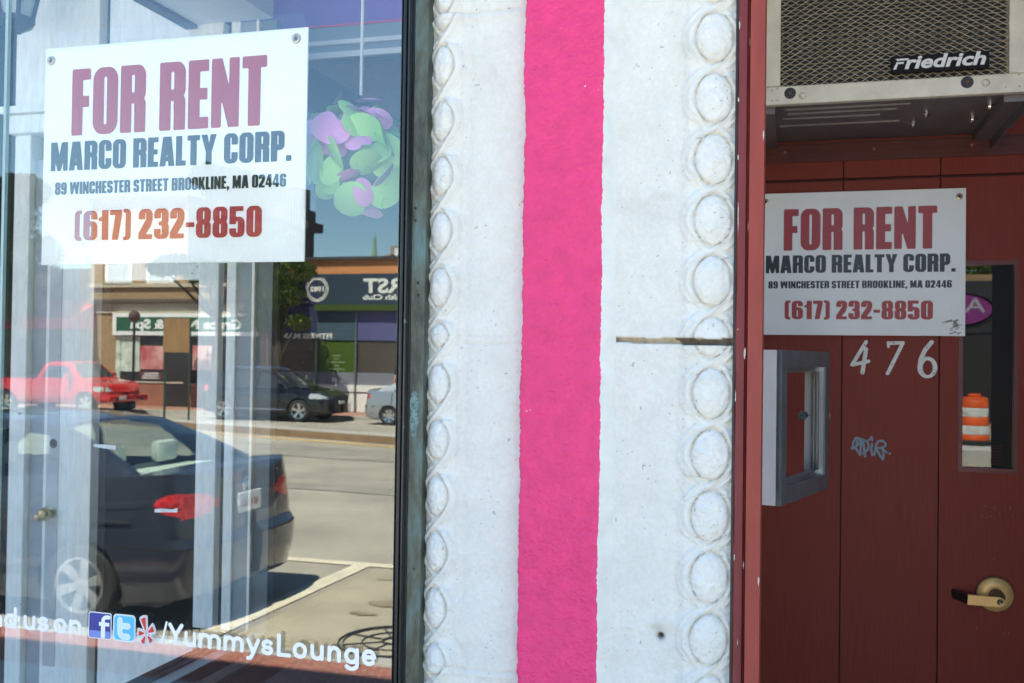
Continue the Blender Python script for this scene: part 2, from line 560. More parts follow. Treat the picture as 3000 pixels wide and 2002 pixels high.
# round-ended letters, x-height .69, cap 1
RR = 0.088
def rounded(ch):
    r = RR; o = .25
    bowl = arc(.345, .345, o, .26, 0, 360, 28)
    if ch == 'o': return .69, sStroke(bowl, r)
    if ch == 'd': return .69, sU(sStroke(bowl, r), sStroke([(.595, r), (.595, 1 - r)], r))
    if ch == 'g': return .69, sU(sStroke(bowl, r), sStroke([(.595, .60), (.595, .0)] + arc(.345, -.02, .25, .17, 0, -150), r))
    if ch == 'e': return .69, sStroke([(.12, .36), (.58, .36)] + arc(.345, .345, .25, .26, 5, 320, 24), r)
    if ch == 'n': return .64, sU(sStroke([(r, r), (r, .60)], r), sStroke([(r, .35)] + arc(.32, .38, .225, .225, 160, 0) + [(.545, r)], r))
    if ch == 'u': return .64, sU(sStroke([(.545, r), (.545, .60)], r), sStroke([(r, .60), (r, .31)] + arc(.32, .31, .225, .225, 180, 340), r))
    if ch == 'm': return 1.0, sU(sStroke([(r, r), (r, .60)], r), sStroke([(r, .35)] + arc(.30, .39, .20, .21, 165, 0) + [(.50, r)], r), sStroke([(.50, .36)] + arc(.705, .39, .20, .21, 165, 0) + [(.905, r)], r))
    if ch == 's': return .60, sStroke(arc(.30, .455, .19, .145, 25, 180, 10) + arc(.30, .46, .19, .13, 200, 240, 4) + [(.33, .345)] + arc(.30, .225, .20, .13, 55, -20, 6) + arc(.30, .235, .20, .145, -30, -160, 9), r)
    if ch == 'y': return .66, sU(sStroke([(r, .60), (.345, .07)], r), sStroke([(.59, .60), (.32, -.04), (.22, -.18), (.1, -.2)], r))
    if ch == 'Y': return .76, sU(sStroke([(r, .905), (.38, .45)], r), sStroke([(.665, .905), (.38, .45), (.38, r)], r))
    if ch == 'L': return .64, sStroke([(r, .905), (r, r), (.56, r)], r)
    if ch == 'i': return .2, sU(sStroke([(r, r), (r, .60)], r), sStroke([(r, .88), (r, .89)], r * 1.05))
    if ch == 'F': return .62, sU(sStroke([(.55, .905), (r, .905), (r, r)], r), sStroke([(r, .5), (.48, .5)], r))
    if ch == '/': return .42, sStroke([(.06, .07), (.34, .97)], r * .75)
    return .3, None

def text_mb(mb, s, size, fn, bold=0.0, shear=0.0, width=None, res=3, extrude=0.0):
    """lettering in the built-in font; fn(u, v) -> 3-D with u running right from 0, v up from the baseline"""
    cu = bpy.data.curves.new('lettering', 'FONT')
    cu.body = s; cu.size = size; cu.offset = bold; cu.shear = shear; cu.resolution_u = res
    o = bpy.data.objects.new('lettering', cu)
    COL.objects.link(o)
    dg = bpy.context.evaluated_depsgraph_get()
    me = o.evaluated_get(dg).to_mesh()
    vs = [tuple(v.co) for v in me.vertices]; fs = [tuple(p.vertices) for p in me.polygons]
    o.evaluated_get(dg).to_mesh_clear()
    bpy.data.objects.remove(o)
    if vs:
        xs = [v[0] for v in vs]
        k = width / (max(xs) - min(xs)) if width else 1.0
        x0 = min(xs)
        mb.add([fn((v[0] - x0) * k, v[1]) for v in vs], fs)
    return mb
# ------------------------------------------------------------------ colours
WHITE_PAINT = pm('white_paint', (.78, .78, .75), .55, noise=(9, .06), bump=(60, .15, .002))
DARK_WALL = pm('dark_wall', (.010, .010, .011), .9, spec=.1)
PURPLE = pm('purple_paint', (.24, .11, .50), .7, noise=(3, .06))
RED_WOOD = pm('red_wood', (.235, .032, .017), .52, spec=.28, noise=(7, .12, 8), bump=(10, .25, .002), scale=(26, 26, 1.0), specks=(16, .80, (.27, .10, .075)))
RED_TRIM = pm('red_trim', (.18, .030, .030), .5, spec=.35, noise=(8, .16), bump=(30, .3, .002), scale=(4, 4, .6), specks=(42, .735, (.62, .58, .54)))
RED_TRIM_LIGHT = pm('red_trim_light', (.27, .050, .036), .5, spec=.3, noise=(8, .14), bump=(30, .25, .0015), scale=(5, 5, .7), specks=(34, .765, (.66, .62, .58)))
RED_METAL = pm('red_metal', (.10, .015, .012), .5, noise=(12, .2), bump=(40, .3, .001))
ASPHALT = pm('asphalt', (.33, .295, .24), .9, noise=(.55, .22, 12), bump=(120, .4, .004))
CONCRETE = pm('concrete', (.50, .49, .45), .9, noise=(2, .12, 8), bump=(60, .3, .003))
GRANITE = pm('granite', (.40, .37, .32), .8, noise=(40, .2), bump=(50, .3, .002))
KERB_BROWN = pm('kerb_brown', (.26, .165, .09), .9, noise=(3, .2, 8))
PAINT_CREAM = pm('road_paint_cream', (.64, .57, .43), .8, noise=(4, .16, 9))
PAINT_YELLOW = pm('road_paint_yellow', (.72, .42, .05), .8, noise=(2, .1))
BRICK_PAVING = brick_mat('brick_paving', (.34, .085, .06), (.27, .07, .05), (.36, .28, .19), 5.0, .5, .25, .022, rot=(0, 0, R(14)))
YELLOW_BRICK = brick_mat('yellow_brick', (.40, .26, .12), (.33, .21, .10), (.27, .21, .14), 4.5, .5, .18, .02, rot=(R(90), 0, 0))
ORANGE_BRICK = brick_mat('orange_brick', (.74, .28, .08), (.60, .21, .065), (.42, .28, .16), 4.5, .5, .18, .02, rot=(R(90), 0, 0))
DARK_BRICK = brick_mat('dark_brick', (.075, .05, .042), (.05, .035, .03), (.07, .06, .05), 4.5, .5, .18, .02, rot=(R(90), 0, 0))
STONE = pm('pale_stone', (.50, .44, .33), .85, noise=(2, .12))
STONE_DARK = pm('dark_moulding', (.10, .075, .055), .85)
DARK_GLASS = pm('dark_glass', (.012, .012, .014), .08, noise=(.6, .5))
BLACK = pm('black_plastic', (.012, .012, .013), .5)
CHROME = pm('polished_metal', (.75, .75, .74), .16, 1.0)
PANE = pane_mat('window_glass', .082, (.985, .995, .99), specks=True)
PANE_PLAIN = pane_mat('plain_glass', .05)

def zside(y):       # near pavement falls gently towards the kerb
    return -0.09 * min(1, max(0, -y) / 3.57)
def zroad(y):
    return -0.26 - 0.0109 * (-y - 3.75)

# ------------------------------------------------------------------ ground, road, pavements
structure(MB().poly([(-400, -400, -1.0), (400, -400, -1.0), (400, 400, -1.0), (-400, 400, -1.0)]).build('ground', pm('earth', (.2, .17, .12), .95, noise=(.2, .2))))
structure(MB().grid([[(x, y, zside(y)) for x in (-60, -20, -8, 0, 8, 60)] for y in (0.0, -1, -2, -3.57)] ).build('pavement', BRICK_PAVING))
structure(MB().grid([[(x, y, zside(y) + .004) for x in (-60, 60)] for y in (0.0, -1.4, -2.95)]).build('pavement_slabs', CONCRETE))
structure(MB().prism([(-60, -3.57, -.45), (-60, -3.57, -.088), (-60, -3.74, -.093), (-60, -3.76, -.11), (-60, -3.77, -.45)], (120, 0, 0)).build('kerb', GRANITE))
structure(MB().poly([(-120, -3.76, zroad(-3.76)), (120, -3.76, zroad(-3.76)), (120, -29.3, zroad(-29.3)), (-120, -29.3, zroad(-29.3))]).build('road', ASPHALT))
structure(MB().prism([(-120, -29.3, -1), (-120, -29.3, -.40), (-120, -29.5, -.395), (-120, -29.5, -1)], (240, 0, 0)).build('far_kerb', GRANITE))
structure(MB().poly([(-120, -29.5, -.395), (120, -29.5, -.395), (120, -34, -.47), (-120, -34, -.47)]).build('far_pavement', pm('far_paving', (.34, .17, .11), .9, noise=(1.2, .2, 8))))
gravel_bed = MB().grid([[(x, y, zroad(y) + .004 + (0.0)) for x in (-3.7, -2.2, -.6)] for y in (-3.78, -5, -6.85)])
structure(gravel_bed.build('parking_bay_surface', pm('worn_concrete', (.36, .31, .225), .92, noise=(1.4, .22, 10), bump=(90, .4, .004))))
def mark(pts, mat, name):
    structure(MB().poly([(x, y, zroad(y) + .009) for x, y in pts]).build(name, mat))
mark([(-3.96, -3.82), (-3.79, -3.82), (-3.79, -6.9), (-3.96, -6.9)], PAINT_CREAM, 'parking_bay_line')
mark([(-11, -6.9), (3, -6.9), (3, -7.06), (-11, -7.06)], PAINT_CREAM, 'parking_lane_line')
PATCH = pm('patched_asphalt', (.275, .248, .205), .9, noise=(1.5, .18, 10))
def ragged(pts, seed, j):
    rr = random.Random(seed); out = []
    for a, b_ in zip(pts, pts[1:] + pts[:1]):
        for k in range(6):
            t_ = k / 6
            out.append((a[0] + (b_[0] - a[0]) * t_ + rr.uniform(-j, j), a[1] + (b_[1] - a[1]) * t_ + rr.uniform(-j, j)))
    return out
mark(ragged([(-12.4, -19.4), (-4.6, -17.6), (-4.8, -15.9), (-11.0, -16.7)], 1, .10), PATCH, 'asphalt_patch')
mark(ragged([(-7.8, -12.6), (-1.0, -12.0), (-1.2, -11.4), (-7.6, -11.9)], 2, .06), PATCH, 'asphalt_patch')
def mark2(pts, mat, name):
    structure(MB().poly([(x, y, zroad(y) + .0125) for x, y in pts]).build(name, mat))
STAIN = pm('oil_stain', (.27, .22, .14), .7, noise=(5, .3))
for k, (x, y, rx, ry) in enumerate(((-2.9, -5.6, .34, .12), (-2.2, -5.2, .16, .07), (-1.6, -6.1, .22, .10), (-3.1, -5.25, .12, .05), (-2.55, -6.35, .30, .06), (-1.9, -4.25, .10, .05))):
    mark2(ragged([(x + rx * math.cos(a * math.pi / 4), y + ry * math.sin(a * math.pi / 4)) for a in range(8)], 10 + k, .018), STAIN, 'oil_stain')
rr = random.Random(77)
def crack(x, y, dx, dy, n_):
    L_, R_ = [], []
    for k in range(n_):
        w_ = rr.uniform(.006, .014)
        L_.append((x, y + w_)); R_.append((x, y - w_))
        x += dx + rr.uniform(-.04, .04); y += dy + rr.uniform(-.05, .05)
    mark2(L_ + R_[::-1], pm('crack_dark', (.07, .06, .05), .9), 'asphalt_crack')
crack(-3.6, -8.2, .18, -.02, 22); crack(-1.4, -8.6, -.03, -.20, 16); crack(-3.5, -6.4, .16, .03, 12); crack(-6.5, -13.5, .22, .02, 24)
# raised median, at a slant to the shop front, with a yellow edge line
md = Vector((3.86, 1.25, 0)).normalized(); mn = Vector((-md.y, md.x, 0))
m0 = Vector((-13.9, -22.2, 0))
def med(a, n, z):
    p = m0 + md * a + mn * n
    return (p.x, p.y, zroad(p.y) + z)
structure(MB().grid([[med(a, n, z) for n, z in ((.30, .0), (.30, .165), (.26, .18), (-.55, .18), (-.6, .0))] for a in (-40, -14, 0, 12, 40)]).build('median_kerb', KERB_BROWN))
structure(MB().grid([[med(a, n, .186) for n in (.28, -.55)] for a in (-40, 0, 40)]).build('median_top', GRANITE))
structure(MB().grid([[med(a, n, .009) for n in (.95, .78)] for a in (-40, 0, 40)]).build('median_line', PAINT_YELLOW))

# ------------------------------------------------------------------ the shop building
bld = thing('shop_building', 'shop building whose white fronted ground floor holds a display window and a red entrance', 'building')
UP = pm('white_stucco', (.74, .74, .71), .8, noise=(6, .06), bump=(90, .5, .004))
m = MB()
m.box(-9, -.72, 0.0, .3, 4.22, 6.75).box(-.72, 6, 0.0, .3, 3.32, 6.75).box(-9, 6, 11.7, 12, 0, 6.75).box(-9, -8.7, .3, 11.7, 0, 6.75).box(5.7, 6, .3, 11.7, 0, 6.75)
m.box(-9, -5.2, 0, .3, 0, 4.22).box(1.061, 6, 0, .3, 0, 3.32)
m.build('wall', UP, bld)
MB().box(-8.7, 5.7, .3, 11.7, 6.3, 6.5).build('roof', DARK_WALL, bld)
m = MB()
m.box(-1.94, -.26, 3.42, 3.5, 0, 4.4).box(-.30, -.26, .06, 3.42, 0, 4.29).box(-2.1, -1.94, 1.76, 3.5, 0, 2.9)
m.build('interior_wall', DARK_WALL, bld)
MB().box(-1.94, -.30, .05, 3.42, .60, .62).build('interior_floor', pm('dark_floor', (.04, .04, .042), .7), bld)
MB().box(-5.2, -2.10, -.02, 3.42, -.3, .147).build('entrance_floor', pm('entrance_floor_paint', (.52, .54, .53), .6, noise=(4, .12)), bld)
MB().box(-5.3, -5.2, .3, 3.42, 0, 4.4).build('entrance_wall', WHITE_PAINT, bld)
MB().box(-5.2, -3.14, 1.76, 1.82, .1, 4.29).build('entrance_back_wall', DARK_WALL, bld)
CEIL = pm('pale_ceiling', (.78, .80, .80), .8)
MB().box(-5.2, -.30, .302, 3.42, 4.30, 4.40).build('ceiling', CEIL, bld)
MB().box(-2.285, -1.95, .9, 1.69, 3.0, 3.10).build('soffit', CEIL, bld)
MB().box(-2.335, -2.285, .7, 1.69, 2.985, 3.05).build('soffit_rail', pm('soffit_rail_paint', (.09, .10, .12), .8), bld)
MB().box(-2.40, -.30, 2.2, 2.26, 3.137, 4.295).build('bulkhead', PURPLE, bld)
MB().box(-2.40, -.30, 2.185, 2.26, 3.128, 3.137).build('pink_edge', pm('pink_edge_paint', (.7, .04, .16), .6), bld)
MB().box(-2.40, -.30, 2.19, 2.26, 2.985, 3.128).build('frieze', pm('frieze_paint', (.26, .31, .34), .7), bld)
MB().box(-2.40, -.30, 2.172, 2.19, 3.045, 3.064).box(-2.40, -.30, 2.165, 2.19, 2.985, 3.010).build('frieze_moulding', WHITE_PAINT, bld)
# red entrance recess
m = MB()
m.box(-.26, -.10, .06, 1.66, 0, 3.3).build('entrance_side_wall', UP, bld)  # out of view; made white to bounce light into the recess
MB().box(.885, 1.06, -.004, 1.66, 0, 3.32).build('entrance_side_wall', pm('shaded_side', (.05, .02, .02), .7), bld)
MB().box(-.10, .885, .0, 1.66, 3.2, 3.32).build('entrance_ceiling', RED_WOOD, bld)
MB().box(-.26, 1.06, -.02, 1.70, -.2, .0).build('entrance_step', CONCRETE, bld)

# ------------------------------------------------------------------ pilaster: moulded rough-cast with a pink band
rng = np.random.default_rng(3)
def vnoise(shape, cell, seed):
    r = np.random.default_rng(seed)
    ny, nx = shape
    gy, gx = int(ny / cell) + 3, int(nx / cell) + 3
    g = r.random((gy, gx)) * 2 - 1
    y = np.arange(ny) / cell; x = np.arange(nx) / cell
    iy = y.astype(int); ix = x.astype(int)
    fy = y - iy; fx = x - ix
    fy = fy * fy * (3 - 2 * fy); fx = fx * fx * (3 - 2 * fx)
    a = g[np.ix_(iy, ix)]; b = g[np.ix_(iy, ix + 1)]; c = g[np.ix_(iy + 1, ix)]; d = g[np.ix_(iy + 1, ix + 1)]
    return (a * (1 - fx) + b * fx) * (1 - fy)[:, None] + (c * (1 - fx) + d * fx) * fy[:, None]
def sm(a, b, x):
    t = np.clip((x - a) / (b - a), 0, 1)
    return t * t * (3 - 2 * t)

PX0, PX1, PZ0, PZ1 = -.669, -.0965, .72, 2.80
STEP = .0021
nx = int((PX1 - PX0) / STEP); nz = int((PZ1 - PZ0) / STEP)
xs = np.linspace(PX0, PX1, nx); zs = np.linspace(PZ0, PZ1, nz)
X, Z = np.meshgrid(xs, zs)
rough = vnoise(X.shape, 1.6, 1) * .00055 + vnoise(X.shape, 3.0, 2) * .0008 + vnoise(X.shape, 6, 3) * .0007 + vnoise(X.shape, 30, 4) * .0007 + vnoise(X.shape, 90, 14) * .0012
H = np.zeros_like(X)            # outwards from the panel plane
cav = np.zeros_like(X)          # how deep in a groove (grime gathers there, its tint also shades the relief)
# plain margins: round fillet next to the ovals, then canted moulding bands
def moulding(xc, centres, joints, sgn, wscale, bz):
    global H, cav
    u = (X - xc) * sgn / wscale           # +u towards the outer edge
    band = sm(-.062, -.046, u)
    best = np.zeros_like(X); inside_any = np.zeros_like(X, bool); g = np.zeros_like(X)
    for lo, hi, cs in centres:
        sel = (Z > lo) & (Z <= hi)
        for c in cs:
            rr = np.sqrt((u / .031) ** 2 + ((Z - c) / bz) ** 2)
            dome = .0130 * np.sqrt(np.clip(1 - rr ** 2, 0, 1)) + .0030 * (rr < 1)
            ring = .0060 * np.exp(-((rr - 1.24) / .11) ** 2)
            best = np.where(sel, np.maximum(best, np.where(rr < 1.06, dome, ring)), best)
            inside_any |= sel & (rr < 1.03)
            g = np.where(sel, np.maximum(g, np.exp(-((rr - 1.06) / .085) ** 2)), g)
        if cs:          # two strands weave round the ovals and cross between them
            p = cs[0] - cs[1] if len(cs) > 1 else .105
            ph = (Z - cs[0]) / p
            amp = .0425
            ua = amp * np.cos(np.pi * ph); sl = np.sqrt(1 + (amp * np.pi / p * np.sin(np.pi * ph)) ** 2)
            def strand(uu):
                d = (u - uu) / sl
                side = np.sign(uu)
                return np.maximum(.0088 * np.exp(-(d / .0072) ** 2), np.maximum(.0058 * np.exp(-((d - side * .0115) / .0036) ** 2), .0040 * np.exp(-((d + side * .0100) / .0034) ** 2) * (np.abs(uu) < .027)))
            ud = ua * np.sign(np.sin(np.pi * ph)) * -sgn
            A_ = strand(ud); B_ = strand(-ud)
            over = np.exp(-(((u - ud) / sl) / .013) ** 4) * (np.abs(ua) < .024)
            B_ = B_ * (1 - over) * (1 - .75 * (np.abs(ua) < .018))
            tw = np.maximum(A_, B_)
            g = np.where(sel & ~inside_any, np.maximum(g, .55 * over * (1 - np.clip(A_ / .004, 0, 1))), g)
            best = np.where(sel & ~inside_any, np.maximum(best, tw), best)
    best *= sm(-.062, -.050, u) * (1 - sm(.034, .040, u) * (sgn < 0)) * (1 - sm(.041, .046, u))
    H += best + rough * (1.1 + .9 * inside_any) * band
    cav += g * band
LC = [(1.737, 2.343, [2.2464 + .1045, 2.2464, 2.1419, 2.0374, 1.9329, 1.8284, 1.7239]), (1.122, 1.737, [1.7512, 1.6467, 1.5422, 1.4377, 1.3332, 1.2287, 1.1242]),
      (2.343, 3.0, [2.80, 2.6955, 2.591, 2.4865, 2.382]), (.5, 1.122, [1.14, 1.0355, .931, .8265, .722])]
RC = [(1.7305, 3.0, [1.8365 + .1067 * k for k in range(9, -2, -1)]), (.5, 1.7305, [1.6396 + .108 - .1067 * k for k in range(0, 10)])]
moulding(-.638, LC, None, -1, .76, .0365)
moulding(-.1335, RC, None, 1, 1.0, .0435)
# canted outer edges
H -= .024 * sm(-.612, -.672, X) ** 1.2
H -= .016 * sm(-.165, -.098, X)
H += .004 * (np.exp(-((X + .585) / .012) ** 2)) * -1.2
H += -.0035 * np.exp(-((X + .190) / .010) ** 2)
panel = (X > -.60) & (X < -.175)
H += np.where(panel, rough * .8, 0)
# block joints
def jline(z0, xa, xb, depth, w, wob=.0012):
    global H, cav
    zz = z0 + wob * np.sin(X * 37) + wob * .6 * np.sin(X * 91 + 1)
    k = np.exp(-((Z - zz) / w) ** 2) * sm(xa - .01, xa + .002, X) * (1 - sm(xb - .002, xb + .01, X))
    H -= depth * k
    cav += .35 * k
for z0 in (2.343, 1.122):
    jline(z0, -.68, -.46, .0022, .0022)
    H -= .0022 * np.exp(-((Z - z0 + .010) / .006) ** 2) * (X < -.46) * -1
jline(1.737, -.68, -.30, .0016, .0014)
jline(1.7235, -.62, -.46, .001, .003)
# the open joint on the right, with old mortar at the bottom of it
gz1 = 1.7362 + .0006 * np.sin(X * 60); gz0 = 1.7277 - (X + .31) / .20 * .0035 + .0006 * np.sin(X * 83)
gap = sm(-.314, -.310, X) * (Z < gz1) * (Z > gz0)
gapm = (gap > .5)
H = np.where(gapm, -.022 + vnoise(X.shape, 4, 8) * .004, H)
# worn hole
hr = np.hypot(X + .216, (Z - 1.213))
H -= .020 * np.exp(-(hr / .0042) ** 2) + .0035 * np.exp(-(hr / .022) ** 2)
scar = np.exp(-(((X + .222) / .04) ** 2 + ((Z - 1.232) / .022) ** 2))
H += scar * vnoise(X.shape, 7, 21) * .004
# trowelled patch, low on the left panel
patch = sm(1.0, .75, np.hypot((X + .575) / .030, (Z - 1.205) / .052))
H = H * (1 - .6 * patch) + .0016 * patch
dirt_shade = np.clip(cav, 0, 1) * (.55 + .45 * vnoise(X.shape, 25, 33))  # groove grime, strengthened to add shade to the relief
spots = (vnoise(X.shape, 2.2, 41) > .90) & (vnoise(X.shape, 22, 42) > .05)
grime = np.clip(vnoise(X.shape, 60, 51) * .8 + vnoise(X.shape, 9, 52) * .55 - .62, 0, 1)
Yp = -H
mb = MB().grid([[(xs[j], Yp[i, j], zs[i]) for j in range(nx)] for i in range(nz)])

pil = thing('pilaster', 'white rough-cast pilaster with oval mouldings and one pink painted band down its middle', 'pilaster', (0, 0, 0))
STUC = bpy.data.materials.new('rough_cast'); STUC.use_nodes = True
nt = STUC.node_tree; b = nt.nodes['Principled BSDF']; b.inputs['Roughness'].default_value = .72; b.inputs['Specular IOR Level'].default_value = .3
at = nt.nodes.new('ShaderNodeAttribute'); at.attribute_name = 'wear'
mx = nt.nodes.new('ShaderNodeMix'); mx.data_type = 'RGBA'
sp = nt.nodes.new('ShaderNodeSeparateColor')
nt.links.new(at.outputs['Color'], sp.inputs['Color'])
tc = nt.nodes.new('ShaderNodeTexCoord'); ns = nt.nodes.new('ShaderNodeTexNoise'); ns.inputs['Scale'].default_value = 14; ns.inputs['Detail'].default_value = 8
nt.links.new(tc.outputs['Object'], ns.inputs['Vector'])
cr = nt.nodes.new('ShaderNodeValToRGB'); cr.color_ramp.elements[0].position = .35; cr.color_ramp.elements[1].position = .62
cr.color_ramp.elements[0].color = (.69, .70, .645, 1); cr.color_ramp.elements[1].color = (.74, .75, .695, 1)
nt.links.new(ns.outputs['Fac'], cr.inputs['Fac'])
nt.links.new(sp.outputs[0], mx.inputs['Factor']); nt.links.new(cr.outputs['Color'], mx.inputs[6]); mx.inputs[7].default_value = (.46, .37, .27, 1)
mx2 = nt.nodes.new('ShaderNodeMix'); mx2.data_type = 'RGBA'
nt.links.new(sp.outputs[1], mx2.inputs['Factor']); nt.links.new(mx.outputs[2], mx2.inputs[6]); mx2.inputs[7].default_value = (.10, .085, .07, 1)
nt.links.new(mx2.outputs[2], b.inputs['Base Color'])
n2 = nt.nodes.new('ShaderNodeTexNoise'); n2.inputs['Scale'].default_value = 330; n2.inputs['Detail'].default_value = 3
nt.links.new(tc.outputs['Object'], n2.inputs['Vector'])
bp = nt.nodes.new('ShaderNodeBump'); bp.inputs['Strength'].default_value = .6; bp.inputs['Distance'].default_value = .002
nt.links.new(n2.outputs['Fac'], bp.inputs['Height']); nt.links.new(bp.outputs['Normal'], b.inputs['Normal'])
body = mb.build('body', STUC, pil, smooth='all')
col = body.data.color_attributes.new('wear', 'FLOAT_COLOR', 'POINT')
wr = np.zeros((nz * nx, 4), np.float32)
mort = gapm * (.8 + .2 * vnoise(X.shape, 5, 61))
wr[:, 0] = np.clip(np.clip(.52 * dirt_shade, 0, 1) + .10 * grime + np.clip(.5 - vnoise(X.shape, 1.5, 91) * .45 - vnoise(X.shape, 2.6, 92) * .35, 0, 1) * .17 * panel + mort * .75 , 0, 1).ravel()
blk = (gapm & (vnoise(X.shape, 9, 62) * .6 + (X + .2) * 9 > .35)) * .85
wr[:, 1] = np.clip(spots * .55 + np.exp(-(hr / .006) ** 2) * .9 + .20 * np.exp(-(np.hypot((X + .219) / .8, (Z - 1.224)) / .02) ** 2) + blk + .10 * grime, 0, 1).ravel()
wr[:, 3] = 1
col.data.foreach_set('color', wr.ravel())
MB().box(PX0, PX1, .0, .012, PZ1, 3.32).box(PX0, PX1, .0, .012, -.05, PZ0).box(PX0 + .002, PX1 - .002, .080, .14, -.05, 3.32).build('plain_shaft', UP, pil)

# pink band: a raised strip with a ragged left paint line and a chamfered white right side
BX0, BX1 = -.4695, -.3245
n1 = int((BX1 - BX0) / .0021); 
ragL = vnoise((nz, 1), 2.2, 71)[:, 0] * .0011 + vnoise((nz, 1), 9, 72)[:, 0] * .0012 + vnoise((nz, 1), 60, 73)[:, 0] * .0015
ragR = vnoise((nz, 1), 2.2, 74)[:, 0] * .0010 + vnoise((nz, 1), 8, 75)[:, 0] * .0010 + vnoise((nz, 1), 60, 76)[:, 0] * .0012
rb_ = vnoise((nz, n1), 1.6, 81) * .0006 + vnoise((nz, n1), 3.2, 82) * .0008 + vnoise((nz, n1), 7, 83) * .0007 + vnoise((nz, n1), 40, 84) * .0016
t = np.linspace(0, 1, n1)
front = .026
edge = .004 * (np.exp(-t / .02) + np.exp(-(1 - t) / .02))
P = []
wavy = .0022 * np.sin(zs * 9 + .6) + .0012 * np.sin(zs * 23)
jn = np.exp(-((zs - 1.737) / .0013) ** 2) * .0013
for i in range(nz):
    xa, xb = BX0 + ragL[i], BX1 + ragR[i]
    row = [(xa + .001, -.001, zs[i])] + [(xa + (xb - xa) * t[j], -(front + rb_[i, j] - edge[j] + wavy[i] * .3 - jn[i]), zs[i]) for j in range(n1)]
    P.append(row)
PINK = pm('pink_paint', (.74, .034, .175), .45, noise=(30, .09, 9), bump=(200, .8, .003), specks=(95, .775, (.86, .55, .64)))
MB().grid(P).build('painted_band', PINK, pil, smooth='all')
P = []
for i in range(nz):
    xb = BX1 + ragR[i]
    k = vnoise((1, 1), 1, 1)[0, 0]
    P.append([(xb, -(front + rb_[i, -1] - .004 + wavy[i] * .3), zs[i]), (xb + .003, -(.020 + rb_[i, -3]), zs[i]), (-.309 + .0006 * math.sin(zs[i] * 40), -.006 + rb_[i, 3], zs[i]), (-.301, .001, zs[i])])
MB().grid(P).build('band_side', pm('cream_side', (.66, .665, .62), .6, noise=(20, .08), bump=(200, .5, .001), specks=(60, .72, (.55, .53, .46))), pil, smooth='all')

# ------------------------------------------------------------------ display window
win = thing('shop_window', 'large display window with white lettering and street reflections in a dark metal frame', 'shop window')
ZB, ZT = .62, 4.20
MB().box(-1.627, -.712, -.004, .004, ZB, ZT).build('pane', PANE, win)
MB().box(-2.80, -1.634, -.004, .004, ZB, ZT).build('pane', PANE, win)
MB().box(-1.634, -1.627, -.0045, .0045, ZB, ZT).build('glass_joint', pm('joint_silicone', (.45, .62, .62), .3, trans=.3), win)
BRONZE = pm('blackened_bronze', (.016, .018, .020), .38, .3, noise=(14, .5), scale=(3, 3, .5), bump=(40, .2, .001), specks=(70, .72, (.10, .17, .16)))
prof = [(-.7185, .012), (-.7185, -.006), (-.716, -.010), (-.7135, -.006), (-.712, -.012), (-.7085, -.016), (-.705, -.014), (-.7042, -.008), (-.7025, -.012), (-.699, -.020), (-.695, -.022), (-.6925, -.016), (-.6925, .012)]
MB().prism([(x, y, ZB - .02) for x, y in prof], (0, 0, ZT - ZB)).build('glazing_bead', BRONZE, win)
# patinated strip with screw holes
PAT = bpy.data.materials.new('patinated_bronze'); PAT.use_nodes = True
nt = PAT.node_tree; b = nt.nodes['Principled BSDF']; b.inputs['Roughness'].default_value = .55; b.inputs['Metallic'].default_value = .25
tc = nt.nodes.new('ShaderNodeTexCoord'); mp = nt.nodes.new('ShaderNodeMapping'); mp.inputs['Scale'].default_value = (3, 3, .9)
nt.links.new(tc.outputs['Object'], mp.inputs['Vector'])
ns = nt.nodes.new('ShaderNodeTexNoise'); ns.inputs['Scale'].default_value = 9; ns.inputs['Detail'].default_value = 10; ns.inputs['Roughness'].default_value = .68
nt.links.new(mp.outputs['Vector'], ns.inputs['Vector'])
cr = nt.nodes.new('ShaderNodeValToRGB')
cr.color_ramp.elements[0].position = .36; cr.color_ramp.elements[0].color = (.045, .050, .043, 1)
cr.color_ramp.elements[1].position = .66; cr.color_ramp.elements[1].color = (.12, .21, .21, 1)
e = cr.color_ramp.elements.new(.50); e.color = (.10, .115, .085, 1)
nt.links.new(ns.outputs['Fac'], cr.inputs['Fac'])
nt.links.new(cr.outputs['Color'], b.inputs['Base Color'])
bp = nt.nodes.new('ShaderNodeBump'); bp.inputs['Strength'].default_value = .3; bp.inputs['Distance'].default_value = .001
nt.links.new(ns.outputs['Fac'], bp.inputs['Height']); nt.links.new(bp.outputs['Normal'], b.inputs['Normal'])
MB().box(-.6925, -.663, -.008, .03, ZB - .02, ZT).build('cover_strip', PAT, win)
MB().box(-.6925, -.690, -.012, -.008, ZB - .02, ZT).build('cover_lip', BRONZE, win)
SHADOW_HOLE = pm('hole_inside', (.004, .004, .004), .9)
hole = MB()
for x, z, r in ((-.6837, 1.9768, .0028), (-.6834, 1.9535, .0028), (-.6766, 1.8359, .0030), (-.6749, 1.8127, .0028), (-.679, 1.6073, .0032), (-.6813, 1.5745, .0034), (-.676, 1.2998, .0022)):
    hole.lathe([(0, -.0003), (r, -.0003), (r + .0007, -.001), (r + .0012, 0)], (x, -.0083, z), (0, -1, 0), 16)
hole.build('screw_hole', SHADOW_HOLE, win)
esc = sdf_faces(sD(sU(lambda x, y: np.hypot((x) / .0105, (y - .0225) / .019) * .01 - .0085, lambda x, y: np.hypot(x / .0105, (y + .011) / .019) * .01 - .0085, sBox(-.0065, -.03, .0065, .035, .003),
                       lambda x, y: np.hypot(x, y - .041) - .0055, lambda x, y: np.hypot(x, y + .034) - .0055)), -.014, .014, -.045, .052, 70)
shape_to_mb(MB(), esc, lambda u, v, d: (-.6803 + u, -.0086 - d, 1.586 + v)).build('verdigris_mark', pm('verdigris', (.22, .36, .36), .8, noise=(160, .35), color2=(.07, .10, .095)), win)
